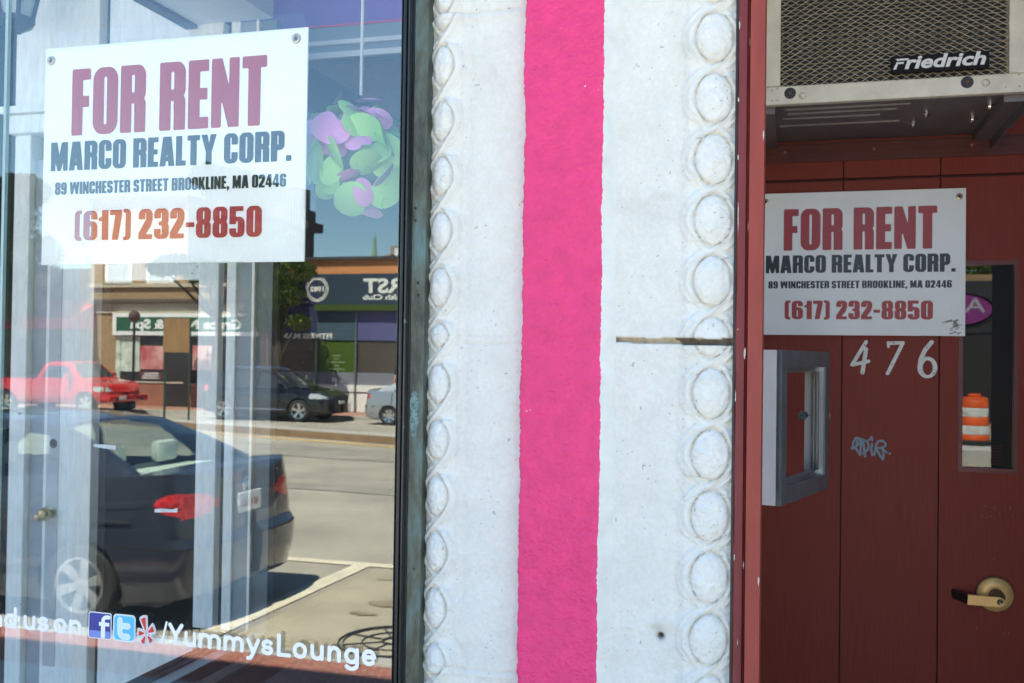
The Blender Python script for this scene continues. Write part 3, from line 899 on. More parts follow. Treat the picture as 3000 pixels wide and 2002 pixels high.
# head and far post, outside the picture
MB().box(-2.86, -2.80, -.03, .05, 0, 4.22).build('frame_post', BRONZE, win)
# white lettering on the pane: ...nd us on (badges) /YummysLounge
VINYL = pm('white_vinyl', (.86, .87, .87), .4)
put = lambda x, z: (x, -.0052, z)
ZL, CAPH = 1.1095, .0455
lt = MB()
glyph_line(lt, 'F', -1.700, -1.675, ZL, ZL + CAPH, put, rounded, 40, key='r', ylo=-.3)
glyph_line(lt, 'in', -1.668, -1.6075, ZL, ZL + CAPH, put, rounded, 40, gap=.07, key='r', ylo=-.3)
glyph_line(lt, 'd', -1.604, -1.5705, ZL, ZL + CAPH, put, rounded, 40, key='r', ylo=-.3)
glyph_line(lt, 'us', -1.5545, -1.4895, ZL, ZL + CAPH, put, rounded, 40, gap=.09, key='r', ylo=-.3)
glyph_line(lt, 'on', -1.4785, -1.410, ZL, ZL + CAPH, put, rounded, 40, gap=.11, key='r', ylo=-.3)
glyph_line(lt, '/', -1.2195, -1.2045, ZL, ZL + CAPH, put, rounded, 40, key='r', ylo=-.3)
for ch, a, c in (('Y', -1.2035, -1.168), ('u', -1.1655, -1.1385), ('m', -1.1335, -1.0825), ('m', -1.0775, -1.0315), ('y', -1.0268, -.9968), ('s', -.9941, -.9663), ('L', -.9596, -.9289), ('o', -.9257, -.8939), ('u', -.8876, -.8588), ('n', -.8515, -.8228), ('g', -.8169, -.7853), ('e', -.7806, -.7499)):
    glyph_line(lt, ch, a, c, ZL, ZL + CAPH, put, rounded, 40, key='r', ylo=-.3)
lt.build('lettering', VINYL, win)
# three round-cornered badges
def badge(name, x0, x1, z0, z1, layers):
    first = None
    for k, (fn, mat) in enumerate(layers):
        w = x1 - x0
        mb_ = shape_to_mb(MB(), sdf_faces(fn, -.02, 1.02, -.02, 1.02, 72), lambda u, v, d: (x0 + u * w, -.0052 - .0004 * k, z0 + v * (z1 - z0)))
        o = mb_.build(name if first is None else ('badge_emblem' if k > 1 else 'badge_field'), mat, win if first is None else first)
        first = first or o
BLUE = pm('badge_blue', (.045, .06, .30), .35); BLUE2 = pm('badge_pale_blue', (.20, .28, .66), .35)
CYAN = pm('badge_cyan', (.10, .52, .80), .35); CYAN2 = pm('badge_pale', (.62, .82, .92), .35)
badge('badge', -1.3925, -1.3368, 1.1072, 1.1615, [
    (sBox(0, 0, 1, 1, .09), VINYL), (sBox(.035, .035, .965, .965, .07), BLUE), (sBox(.05, .05, .95, .30, .05), BLUE2),
    (sU(sBox(.56, .05, .74, .62), sBox(.47, .50, .92, .64), sStroke([(.65, .6)] + arc(.82, .70, .17, .14, 180, 90, 8) + [(.9, .84)], .075)), VINYL)])
badge('badge', -1.3329, -1.2797, 1.1068, 1.1618, [
    (sBox(0, 0, 1, 1, .16), VINYL), (sBox(.035, .035, .965, .965, .14), pm('badge_rim', (.30, .68, .86), .35)), (sBox(.075, .075, .925, .925, .12), CYAN),
    (sU(sStroke([(.32, .78), (.32, .36)] + arc(.50, .36, .18, .17, 180, 270, 8) + [(.68, .19)], .115), sStroke([(.32, .58), (.68, .58)], .115)), VINYL),
    (sU(sStroke([(.32, .78), (.32, .36)] + arc(.50, .36, .18, .17, 180, 270, 8) + [(.68, .19)], .08), sStroke([(.32, .58), (.68, .58)], .08)), CYAN2)])
def petal(cx, cy, ang, r0, r1, w0, w1):
    a = R(ang); d = (math.cos(a), math.sin(a)); n = (-d[1], d[0])
    q = lambda r, w: (cx + d[0] * r + n[0] * w, cy + d[1] * r + n[1] * w)
    return sPoly([q(r0, -w0), q(r1 * .96, -w1), q(r1, 0), q(r1 * .96, w1), q(r0, w0)])
pet = [(108, .10, .58, .03, .14), (28, .10, .42, .03, .13), (-45, .11, .40, .03, .12), (-118, .10, .40, .03, .11), (182, .10, .40, .03, .11)]
grow = lambda f, e: (lambda x, y: f(x, y) - e)
burst = sU(*[petal(.52, .40, *p) for p in pet])
badge('badge', -1.2775, -1.2312, 1.1050, 1.1625, [(grow(burst, .075), VINYL), (grow(burst, .045), pm('badge_outline', (.25, .25, .30), .4)), (grow(burst, .030), VINYL), (grow(burst, -.005), pm('badge_red', (.62, .05, .045), .35))])

# ------------------------------------------------------------------ FOR RENT boards
CORR = bpy.data.materials.new('corrugated_plastic'); CORR.use_nodes = True
nt = CORR.node_tree; b = nt.nodes['Principled BSDF']; b.inputs['Base Color'].default_value = (.82, .82, .80, 1); b.inputs['Roughness'].default_value = .38
tc = nt.nodes.new('ShaderNodeTexCoord'); wv = nt.nodes.new('ShaderNodeTexWave'); wv.inputs['Scale'].default_value = 48; wv.inputs['Distortion'].default_value = .25
nt.links.new(tc.outputs['Object'], wv.inputs['Vector'])
bp = nt.nodes.new('ShaderNodeBump'); bp.inputs['Strength'].default_value = .22; bp.inputs['Distance'].default_value = .0012
nt.links.new(wv.outputs['Fac'], bp.inputs['Height']); nt.links.new(bp.outputs['Normal'], b.inputs['Normal'])
ns = nt.nodes.new('ShaderNodeTexNoise'); ns.inputs['Scale'].default_value = 7; ns.inputs['Detail'].default_value = 6
nt.links.new(tc.outputs['Object'], ns.inputs['Vector'])
cr = nt.nodes.new('ShaderNodeValToRGB'); cr.color_ramp.elements[0].position = .3; cr.color_ramp.elements[1].position = .6
cr.color_ramp.elements[0].color = (.88, .88, .84, 1); cr.color_ramp.elements[1].color = (.94, .94, .91, 1)
nt.links.new(ns.outputs['Fac'], cr.inputs['Fac']); nt.links.new(cr.outputs['Color'], b.inputs['Base Color'])
INK_RED = pm('red_ink', (.40, .018, .022), .35); INK_BLACK = pm('black_ink', (.012, .011, .013), .30)
def rent_sign(loc, label, lines, x0, x1, z0, z1, gr, dirty=False):
    t = thing('rent_sign', label, 'sign', loc, 0, 'rental boards')
    sx = lambda x: x - loc[0]; sz = lambda z: z - loc[2]
    MB().bbox(sx(x0), sx(x1), 0, .004, sz(z0), sz(z1), .0008).build('board', CORR, t)
    for txt, a, c, lo, hi, mat, n in lines:
        mb_ = MB()
        glyph_line(mb_, txt, sx(a), sx(c), sz(lo), sz(hi), lambda x, z: (x, -.0006, z), n=n, gap=.055 if n != 36 else .05, space=.23)
        mb_.build('lettering', mat, t)
    for gx, gz in gr:
        MB().lathe([(.0045, .001), (.0045, -.0022), (.0062, -.0034), (.0090, -.0026), (.0105, .0)], (sx(gx), 0, sz(gz)), (0, 1, 0), 24).build('grommet', pm('grommet_brass', (.55, .47, .33), .3, .9), t, smooth=True)
        MB().lathe([(0, .0), (.0046, .0)], (sx(gx), -.0008, sz(gz)), (0, -1, 0), 18).build('grommet_hole', pm('grommet_hole_dark', (.09, .09, .08), .8), t)
    if dirty:
        mb_ = MB()
        rr = random.Random(4)
        for k in range(16):
            x = sx(x1) - .012 - rr.random() * .05; z = sz(z0) + .006 + rr.random() * .045
            mb_.obox((x, -.0007, z), (rr.uniform(.003, .010), 0, rr.uniform(.0, .004)), (0, .0002, 0), (0, 0, rr.uniform(.0008, .003)))
        mb_.build('torn_tape', pm('tape_residue', (.35, .33, .28), .6, noise=(90, .5)), t)
    return t
rent_sign((-1.235, .0085, 2.11), 'clean FOR RENT board taped inside the display window', [
    ('FOR RENT', -1.4705, -1.0105, 2.1536, 2.2943, INK_RED, 64), ('MARCO REALTY CORP.', -1.5205, -.9535, 2.0800, 2.1410, INK_BLACK, 44),
    ('89 WINCHESTER STREET BROOKLINE, MA 02446', -1.5088, -.964, 2.0293, 2.0555, INK_BLACK, 36), ('(617) 232-8850', -1.4575, -1.0163, 1.9312, 1.9935, INK_RED, 48)],
    -1.5405, -.922, 1.8805, 2.3435, [(-1.5252, 2.3169), (-.9478, 2.3222)])
rent_sign((.205, 1.580, 2.012), 'scuffed FOR RENT board fixed on the red door above the house number', [
    ('FOR RENT', -.0268, .4345, 2.0550, 2.1893, INK_RED, 64), ('MARCO REALTY CORP.', -.0823, .4886, 1.9822, 2.0393, INK_BLACK, 44),
    ('89 WINCHESTER STREET BROOKLINE, MA 02446', -.0735, .4783, 1.9325, 1.9560, INK_BLACK, 36), ('(617) 232-8850', -.0215, .4243, 1.8332, 1.8925, INK_RED, 48)],
    -.0985, .5172, 1.7822, 2.2417, [(-.0843, 2.2154), (.4983, 2.2157)], True)

# bits of tape
TAPE = pane_mat('clear_tape', .022, (.985, .99, .99))
TAPE2 = pm('cloudy_tape', (.42, .47, .49), .25, noise=(60, .2))
def tape(label, pts, mat, y):
    o = MB().prism([(x, y, z) for x, z in pts], (0, -.0004, 0)).build('tape_strip', mat)
    tag(o, label, 'tape', 'tape strips on the window')

tape('cloudy strip of tape crossing the white door post', [(-1.3896, 1.5068), (-1.3356, 1.5062), (-1.3359, 1.4965), (-1.365, 1.4985), (-1.3894, 1.501)], TAPE2, -.0046)
tape('cloudy torn strip of tape over the red tail lamp reflection', [(-1.2405, 1.3800), (-1.222, 1.3826), (-1.199, 1.3818), (-1.1875, 1.3857), (-1.1873, 1.3766), (-1.2404, 1.3736)], TAPE2, -.0046)
tape('clear tape along the top edge of the rental board', [(-1.5111, 2.3768), (-1.21, 2.374), (-.9325, 2.372), (-.923, 2.340), (-1.2, 2.338), (-1.52, 2.336)], TAPE, .0076)
tape('clear tape along the bottom edge of the rental board', [(-1.4258, 1.884), (-1.058, 1.884), (-1.055, 1.8452), (-1.425, 1.8435)], TAPE, .0076)
tape('clear tape down the right edge of the rental board', [(-.926, 2.176), (-.9144, 2.1757), (-.8979, 2.1674), (-.8985, 1.9821), (-.926, 1.9826)], TAPE, .0076)
# ------------------------------------------------------------------ entrance: jamb, red door, air conditioner, display case
jamb = thing('door_jamb', 'red painted wooden jamb with chipped paint between pilaster and recessed door', 'door frame')
MB().box(-.0975, -.0935, .002, .05, 0, 3.3).build('joint_gap', BLACK, jamb)
fl = MB()
zz = np.linspace(.6, 3.0, 160)
j1 = vnoise((160, 1), 3, 301)[:, 0] * .0006; j2 = vnoise((160, 1), 3, 302)[:, 0] * .0005
fl.grid([[(-.0935, .05, z), (-.0935 + j1[i], .004, z), (-.0925 + j1[i], .001, z), (-.0905, -.001, z), (-.078, -.001 , z), (-.0765 + j2[i], .0025, z), (-.0755 + j2[i], .0005, z), (-.0735, .002, z), (-.0725, .012, z)] for i, z in enumerate(zz)])
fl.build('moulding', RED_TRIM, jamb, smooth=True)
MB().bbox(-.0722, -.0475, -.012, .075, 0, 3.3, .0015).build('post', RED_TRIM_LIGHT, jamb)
# chipped paint: ragged flakes of bare, pale undercoat with their own outlines
CHIP = pm('bare_undercoat', (.58, .55, .50), .8, noise=(120, .25))
chips = MB()
rr = random.Random(12)
for x, z, w, h in ((-.0768, 1.712, .0045, .030), (-.0752, 1.348, .0032, .016), (-.0498, 1.325, .0030, .024), (-.0745, 1.35, .002, .01), (-.0490, 2.084, .0034, .024), (-.0905, 1.95, .002, .07), (-.0918, 1.635, .0022, .03), (-.0915, 2.28, .0022, .022), (-.0918, 2.15, .003, .012), (-.0908, 1.36, .0022, .014), (-.084, 1.215, .0012, .012), (-.0910, 1.13, .002, .015), (-.0915, 2.05, .0024, .016), (-.0735, 1.93, .0012, .02), (-.0735, 2.25, .001, .016)):
    pts = []
    for k in range(14):
        a = 2 * math.pi * k / 14
        q = rr.uniform(.45, 1.0)
        pts.append((x + math.cos(a) * w * q * .5, -.0016 if x < -.073 else -.0124, z + math.sin(a) * h * q * .5))
    chips.prism(pts, (0, .0012, 0))
chips.build('paint_chip', CHIP, jamb)

DY = 1.60
door = thing('red_door', 'dark red boarded entrance door with narrow window, brass lever and number 476', 'door', (.3925, DY, 0))
D = lambda x: x - .3925
grooves = [-.131, .157, .446, .734]
m = MB()
edges = [-.10] + grooves + [.885]
wx0, wx1, wz0, wz1 = .511, .662, 1.374, 2.006
def board_row(z0, z1):
    for a, c in zip(edges[:-1], edges[1:]):
        x0, x1 = a + .0022, c - .0022
        if x1 <= x0: continue
        spans = [(z0, z1)]
        if c > .5 and a < .6 and z0 < 1.5:
            # split round the window
            m.box(D(x0), D(wx0), 0, .03, z0, z1)
            m.box(D(wx0), D(min(x1, wx1)), 0, .03, z0, wz0); m.box(D(wx0), D(min(x1, wx1)), 0, .03, wz1, z1)
            if x1 > wx1: m.box(D(wx1), D(x1), 0, .03, z0, z1)
            continue
        m.box(D(x0), D(x1), 0, .03, z0, z1)
board_row(.02, 2.279)
leaf = m.build('door_leaf', RED_WOOD, door)
MB().box(D(-.10), D(.5), .014, .034, .02, 2.279).box(D(.67), D(.885), .014, .034, .02, 2.279).build('groove_backing', pm('groove_red', (.06, .012, .01), .7), door)
wf = MB()
for a, c, e, g in ((wx0 - .010, wx0 + .003, wz0 - .012, wz1 + .012), (wx1 - .003, wx1 + .010, wz0 - .012, wz1 + .012)):
    wf.box(D(a), D(c), -.004, .012, e, g)
wf.box(D(wx0 + .003), D(wx1 - .003), -.004, .012, wz0 - .012, wz0 + .002).box(D(wx0 + .003), D(wx1 - .003), -.004, .012, wz1 - .002, wz1 + .012)
window_frame = wf.build('window_frame', pm('red_frame', (.15, .022, .02), .4, noise=(9, .2)), door)
MB().box(D(wx0 + .003), D(wx1 - .003), .012, .016, wz0 + .002, wz1 - .002).build('window_pane', pane_mat('door_glass', .055, (.6, .6, .6)), door)
MB().box(D(wx0 - .02), D(wx1 + .02), .05, .06, wz0 - .05, wz1 + .05).build('door_back', BLACK, door)
fg = MB()
for k in range(7):
    fg.box(D(.598), D(.632), .0175, .018, 1.386 + k * .0094, 1.386 + k * .0094 + .0047)
fg.build('flag_sticker', pm('flag_red', (.30, .02, .03), .6), door)
# house numbers
NUM = pm('number_paint', (.82, .80, .72), .5, noise=(60, .12))
def number(fn, x0, x1, z0, z1, screws):
    w = (x1 - x0); h = z1 - z0; asp = w / h
    o = shape_to_mb(MB(), sdf_faces(fn, -.05, asp + .05, -.05, 1.05, 70), lambda u, v, d: (D(x0) + u * h, -.0002 - d, z0 + v * h), depth=.005).build('house_number', NUM, door)
    s = MB()
    for u, v in screws:
        s.lathe([(0, .001), (.0016, .0004), (.0022, 0)], (D(x0) + u * h, -.0052, z0 + v * h), (0, -1, 0), 10)
    s.build('screw', pm('rusty_screw', (.20, .11, .05), .5, .6), o)
asp4 = .056 / .111
number(sU(sStroke([(.43, .94), (.07, .30), (.07, .28), (.50, .385)], .05), sStroke([(.43, .73), (.34, .06)], .055), sStroke([(.05, .28), (.5, .38)], .045)), .1815, .2375, 1.6575, 1.769, [(.39, .84), (.345, .07)])
number(sU(sStroke([(.08, .92), (.46, .94), (.06, .06)], .05), sStroke([(.07, .95), (.075, .82)], .035)), .288, .344, 1.656, 1.767, [(.22, .93), (.17, .32)])
number(sU(sD(lambda x, y: (np.hypot((x - .26) / .245, (y - .28) / .285) - 1) * .26, lambda x, y: (np.hypot((x - .27) / .125, (y - .275) / .195) - 1) * .15), sStroke([(.36, .95), (.20, .74), (.10, .50), (.07, .30)], .055)), .3805, .4345, 1.6505, 1.769, [(.24, .80), (.42, .13)])
# pale blue graffiti tag
gz = lambda pts: [((x - 210) / 1344 * .45 * .79, (1425 - y) / 1344 * .45 * .79) for x, y in pts]
g = sU(*[sStroke(gz(p), r) for p, r in (
    ([(295, 1165), (262, 1168), (238, 1215), (222, 1300), (245, 1290), (300, 1235), (345, 1190), (318, 1175), (322, 1260), (315, 1370), (270, 1300)], .0034),
    ([(272, 1240), (292, 1170)], .003),
    ([(345, 1190), (372, 1385)], .0036), ([(345, 1185), (395, 1205), (412, 1255), (405, 1300), (350, 1350)], .0034),
    ([(408, 1190), (445, 1145), (450, 1190)], .0028), ([(448, 1235), (440, 1300), (452, 1365), (475, 1360), (492, 1270)], .0034),
    ([(492, 1310), (495, 1240), (520, 1195), (570, 1190), (602, 1225), (600, 1250), (555, 1275), (510, 1278)], .0034), ([(560, 1275), (615, 1330)], .003), ([(500, 1290), (540, 1370), (572, 1412), (580, 1350), (570, 1290)], .0034), ([(650, 1338), (652, 1338)], .0036))])
shape_to_mb(MB(), sdf_faces(g, -.01, .18, -.01, .11, 110), lambda u, v, d: (D(.187) + u, -.0008, 1.387 + v)).build('graffiti', pm('pale_blue_ink', (.20, .30, .36), .5, noise=(70, .2)), door)
# scuffs and small chips in the paint
cp_ = MB()
rr = random.Random(31)
for k in range(46):
    if k < 16: x, z = rr.uniform(.57, .66), rr.uniform(1.22, 1.27)
    elif k < 30: x, z = rr.uniform(-.05, .86), rr.uniform(.4, 2.2)
    else: x, z = rr.uniform(.52, .72), rr.uniform(.86, 1.10)
    if .50 < x < .675 and 1.36 < z < 2.02 or (-.1 < x < .52 and 1.77 < z < 2.25): continue
    n_ = 7; w_ = rr.uniform(.0008, .0026); h_ = w_ * rr.uniform(.6, 1.8)
    cp_.poly([(D(x) + w_ * rr.uniform(.5, 1) * math.cos(6.283 * q / n_), -.0007, z + h_ * rr.uniform(.5, 1) * math.sin(6.283 * q / n_)) for q in range(n_)])
cp_.build('paint_chip', pm('old_paint', (.36, .17, .07), .7, noise=(90, .4)), door)
# brass lever handle
BRASS = pm('brushed_brass', (.92, .55, .19), .38, .25, noise=(14, .12), bump=(120, .05, .0005))
hx, hz = D(.610), .990
hd = MB().lathe([(.0, .014), (.026, .014), (.028, .0155), (.033, .0155), (.046, .011), (.0515, .006), (.0525, .0)], (hx, 0, hz), (0, -1, 0), 40).build('handle', BRASS, door, smooth=30)
MB().lathe([(.0525, 0), (.0555, 0), (.0555, .0035), (.0525, .0035)], (hx - .001, 0, hz + .002), (0, -1, 0), 40).build('rose_rim', BLACK, hd)
MB().lathe([(.021, .013), (.021, .045), (.0, .045)], (hx, 0, hz), (0, -1, 0), 24).build('spindle', pm('dark_brass', (.05, .035, .02), .4, .8), hd, smooth=30)
lv = MB()
lz = hz - .012
prof = [(hx + .018 * math.cos(R(a)), lz + .0145 * math.sin(R(a))) for a in range(-90, 91, 15)] + [(hx - .084, lz + .0150), (hx - .086, lz - .0145)]
lv.prism([(x, -.052, z) for x, z in prof], (0, .013, 0))
lv.build('lever', BRASS, hd)
MB().prism([(hx - .0845, -.050, lz + .0145), (hx - .0845, -.050, lz - .0142), (hx - .122, -.014, lz - .006), (hx - .126, -.010, lz + .012), (hx - .120, -.012, lz + .020)], (0, .010, 0)).build('lever_return', pm('lever_dark', (.03, .012, .01), .4, .4), hd)
MB().lathe([(.0, .0006), (.0075, .0006), (.0090, .0014), (.0100, .0)], (hx + .006, -.052, lz), (0, -1, 0), 24).build('keyhole', pm('lock_cylinder', (.40, .30, .16), .3, .9), hd, smooth=30)
MB().lathe([(0, 0), (.0042, 0)], (hx + .009, -.0534, lz), (0, -1, 0), 12).build('key_slot', BLACK, hd)

# panel and perforated flashing above the door
tr = thing('transom_panel', 'red boarded panel with a perforated metal strip above the red door', 'panel', (.3925, DY, 2.283))
m = MB()
for a, c in zip(edges[:-1], edges[1:]):
    if c - a > .006: m.box(D(a + .0018), D(c - .0018), 0, .03, .0055, .117)
m.build('board', RED_WOOD, tr)
MB().box(D(-.10), D(.885), .016, .036, -.02, .92).build('board_backing', pm('groove_red', (.06, .012, .01), .7), tr)
st = MB().box(D(-.10), D(.885), -.006, .0, .060, .117).box(D(-.10), D(.885), -.012, .0, .1172, .122)
stp = st.build('metal_strip', RED_METAL, tr)
ho = MB()
for k in range(64):
    ho.lathe([(0, 0), (.0032, 0)], (D(-.09 + k * .0152), -.0064, .0715 + .0006 * math.sin(k * 2.1)), (0, -1, 0), 8)
for k in range(15):
    x = D(-.085 + k * .065)
    ho.obox((x, -.0062, .0905), (.0095, 0, 0), (0, .0003, 0), (0, 0, .0026)); ho.obox((x + .022, -.0062, .0905), (.006, 0, 0), (0, .0003, 0), (0, 0, .0026))
ho.build('perforation', pm('perforation_red', (.07, .012, .01), .6), stp)
for x in (-.025, .248, .535):
    MB().lathe([(0, .004), (.004, .003), (.0055, 0)], (D(x), -.0064, .094), (0, -1, 0), 14).build('screw', pm('screw_pink', (.38, .12, .10), .4), stp)
MB().box(D(-.10), D(.885), .0, .03, .1225, .92).build('upper_board', RED_WOOD, tr)

# air conditioner built into the wall over the door
AY = 1.10
ac = thing('air_conditioner', 'cream through-wall air conditioner with metal mesh grille above the red door', 'air conditioner', (.26, AY, 2.408))
A = lambda x: x - .26
CREAM = pm('cream_enamel', (.76, .70, .55), .4, noise=(20, .10), bump=(60, .1, .001), specks=(90, .76, (.30, .25, .18)))
GREYM = pm('grey_sheet_metal', (.17, .15, .145), .5, .2, noise=(6, .15))
gx0, gx1, gz0 = -.036, .530, .051
fr = MB()
fr.bbox(A(-.085), A(.590), -.016, .010, .0, gz0, .004).bbox(A(-.085), A(gx0), -.016, .010, gz0 + .0005, .52, .003).bbox(A(gx1 + .012), A(.590), -.016, .010, gz0 + .0005, .52, .003).bbox(A(gx0 + .0005), A(gx1 + .0115), -.016, .010, .40, .52, .003)
front = fr.build('front_frame', CREAM, ac)
for x, z in ((-.058, .012), (-.058, .040), (-.043, .012), (-.043, .045), (.566, .015), (.566, .045), (.584, .03)):
    MB().lathe([(0, .002), (.002, .0015), (.0028, 0)], (A(x), -.0162, z), (0, -1, 0), 10).build('rivet', pm('rivet_steel', (.45, .42, .36), .4, .6), front)
for x, z in ((-.0095, .030), (.441, .033)):
    wsh = MB().lathe([(.0035, .0025), (.0150, .0025), (.0158, .0)], (A(x), -.0162, z), (0, -1, 0), 28).build('washer', pm('rubber_washer', (.035, .037, .045), .6), front, smooth=30)
    MB().lathe([(0, .0035), (.0045, .003), (.0052, .0)], (A(x), -.0164, z), (0, -1, 0), 10).build('screw', pm('rust', (.16, .055, .02), .7), wsh)
for x, z in ((.0235, .021), (.486, .029)):
    MB().lathe([(0, .0075), (.005, .007), (.0085, .004), (.0105, 0)], (A(x), -.0162, z), (0, -1, 0), 20).build('rubber_foot', CREAM, front, smooth=True)
# mesh: expanded metal in front of the fins
DXM, DZM = .0262, .0080
gm = MB()
nrow = int((.40 - gz0) / DZM) + 1
for r_ in range(nrow):
    z = gz0 + .003 + r_ * DZM
    pts = []
    x = gx0; k = 0
    while x <= gx1 + .012:
        ph = (k + r_) % 2
        pts.append((A(x), -.0085 if ph else -.0115, z + (DZM * .5 if ph else -DZM * .5)))
        x += DXM / 2; k += 1
    gm.tube(pts, .0009, 4, cap=False)
gm.build('mesh_grille', pm('mesh_metal', (.58, .50, .34), .4, .4, noise=(30, .25)), ac)
fn = MB()
for k in range(24):
    z = gz0 + .004 + k * .0152
    fn.tube([(A(gx0), .010, z), (A(gx1 + .01), .014, z)], .0013, 5)
fn.build('coil_tube', pm('coil_brass', (.55, .44, .26), .35, .8, noise=(160, .5)), ac)
MB().box(A(gx0 - .01), A(gx1 + .02), .022, .03, .03, .42).build('fin_block', pm('dark_fins', (.022, .020, .018), .6, bump=(300, .6, .002), scale=(1, 1, .02)), ac)
sp = MB()
for k in range(int(.36 / .0085)):
    sp.tube(arc3 := [(A(gx1 + .008) + .0035 * math.cos(a * .9), -.010 + .003 * math.sin(a * .9), gz0 + k * .0085 + a * .0012) for a in range(8)], .0007, 4, cap=False)
sp.build('grille_edge', pm('mesh_metal', (.58, .50, .34), .4, .4), ac)
pl = MB().bbox(A(.251), A(.4935), -.0215, -.0125, .066, .112, .002).build('brand_plate', pm('black_plate', (.012, .012, .013), .7, spec=.2), ac)
# plate lettering: slanted heavy italics with a winged initial
bt = MB()
text_mb(bt, 'riedrich', .048, lambda u, v: (A(.2855) + u, -.0219, .0775 + v), bold=.0016, shear=.22, width=.200)
fnF = sU(sPoly([(.18, 1), (1.22, 1), (1.12, .82), (.42, .82), (.40, .74)]), sPoly([(.24, .68), (.86, .68), (.80, .50), (.30, .50), (.22, .40)]), sPoly([(0, 0), (.24, 0), (.42, .62), (.26, .58), (.14, .38)]))
shape_to_mb(bt, sdf_faces(fnF, -.05, 1.3, -.05, 1.05, 60), lambda u, v, d: (A(.2565) + u * .0325, -.0219, .0765 + v * .0285))
bt.build('plate_lettering', pm('plate_white', (.80, .80, .76), .4), pl)
# cabinet and its underside with pressed ribs, bolts and side angles
MB().box(A(-.085), A(.590), .034, .50, .004, .52).box(A(-.085), A(.590), .0105, .0335, .004, .028).build('cabinet', GREYM, ac)
ub = MB()
for pts in ([(-.02, .06), (.31, .06)], [(-.03, .17), (.24, .17)], [(-.04, .26), (.30, .26), (.36, .33)], [(-.02, .06), (-.02, .11)], [(-.02, .11), (.28, .11)]):
    ub.tube([(A(x), y, .003) for x, y in pts], .0045, 6)
ub.build('pressed_rib', GREYM, ac, smooth=True)
for x, y in ((.365, .18), (.520, .12), (.500, .27), (.345, .31)):
    MB().cyl((A(x), y, .004), (A(x), y, -.010), .006, 6).cyl((A(x), y, .004), (A(x), y, -.003), .012, 14).build('bolt', CHROME, ac)
MB().box(A(-.085), A(-.050), .012, .49, -.018, .003).build('side_angle', GREYM, ac)
MB().box(A(.535), A(.590), .012, .49, -.018, .003).box(A(.586), A(.590), .012, .49, -.045, -.0185).build('side_angle', GREYM, ac)

# open aluminium display case hanging just inside the jamb
cs = thing('display_case', 'empty aluminium notice case with open front beside the red door', 'notice case', (-.020, .60, 0), 0)
ALU = pm('dull_aluminium', (.30, .33, .35), .42, .7, noise=(18, .16), bump=(90, .08, .001))
ALU_BRIGHT = pm('bright_aluminium', (.66, .67, .66), .32, .6, noise=(25, .08))
fdir = Vector((.118, .391, 0)).normalized(); fnor = Vector((fdir.y, -fdir.x, 0)); FL = .408
def cp(s, d, z):        # along the frame, out of its face, height
    p = fdir * s + fnor * d
    return (p.x, p.y, z)
def cbox(mb, s0, s1, d0, d1, z0, z1):
    vs = [cp(s, d, z) for z in (z0, z1) for s, d in ((s0, d0), (s1, d0), (s1, d1), (s0, d1))]
    mb.add(vs, [(0, 3, 2, 1), (4, 5, 6, 7), (0, 1, 5, 4), (1, 2, 6, 5), (2, 3, 7, 6), (3, 0, 4, 7)])
    return mb
CZ0, CZ1, FW = 1.366, 1.7235, .040
def mitre(name, pts, mat, dep=.012):
    MB().prism([cp(s, 0, z) for s, z in pts], fnor * -dep).build(name, mat, cs)
mitre('frame_rail', [(0, CZ1), (FL, CZ1), (FL - FW, CZ1 - FW), (FW, CZ1 - FW)], ALU)
mitre('frame_rail', [(0, CZ0), (FW, CZ0 + FW), (FL - FW, CZ0 + FW), (FL, CZ0)], ALU)
mitre('frame_stile', [(0, CZ0), (0, CZ1), (FW, CZ1 - FW), (FW, CZ0 + FW)], ALU)
mitre('frame_stile', [(FL, CZ0), (FL - FW, CZ0 + FW), (FL - FW, CZ1 - FW), (FL, CZ1)], ALU)
bv = MB()
for (a, b) in (((FW, CZ1 - FW), (FL - FW, CZ1 - FW)), ((FW, CZ0 + FW), (FL - FW, CZ0 + FW)), ((FL - FW, CZ0 + FW), (FL - FW, CZ1 - FW))):
    pass
cbox(bv, FL - FW - .014, FL - FW - .0005, -.012, -.0005, CZ0 + FW + .0005, CZ1 - FW - .0005)
bv.build('inner_bead', ALU_BRIGHT, cs)
bv = cbox(MB(), FW, FL - FW - .0145, -.030, -.0125, CZ1 - FW - .012, CZ1 - FW + .008).build('inner_rail', ALU, cs); bv = cbox(MB(), FW, FL - FW - .0145, -.030, -.0125, CZ0 + FW - .008, CZ0 + FW + .012)
bv.build('inner_rail', ALU, cs)
cbox(MB(), .0, .0015, -.115, -.0005, CZ0, CZ1).build('case_side', pm('pale_aluminium', (.60, .56, .55), .40, .2, noise=(5, .08)), cs)
fs = cbox(MB(), FL - .010, FL - .004, -.062, -.0125, CZ0, CZ1).build('case_side', pm('spotted_aluminium', (.46, .46, .44), .5, .2, specks=(55, .68, (.10, .09, .07))), cs)
tk = MB()
for d in (-.022, -.032, -.040):
    cbox(tk, FL - .022, FL - .0102, d, d + .003, CZ0 + .015, CZ1 - .015)
tk.build('glass_channel', CHROME, fs)
cbox(MB(), .0017, FL - .0102, -.115, -.0125, CZ1 - .004, CZ1).build('case_top', ALU, cs); cbox(MB(), .0017, FL - .0102, -.115, -.0125, CZ0, CZ0 + .004).build('case_bottom', ALU, cs)
zc = 1.555
bo = MB(); q = lambda s, d: Vector(cp(s, d, zc))
bo.cyl(q(FL - .050, -.062), q(FL - .008, -.062), .0045, 10).cyl(q(FL - .036, -.062), q(FL - .014, -.062), .0115, 6)
bo.build('bolt', pm('grey_bolt', (.12, .14, .14), .5, .6, noise=(60, .4)), cs)
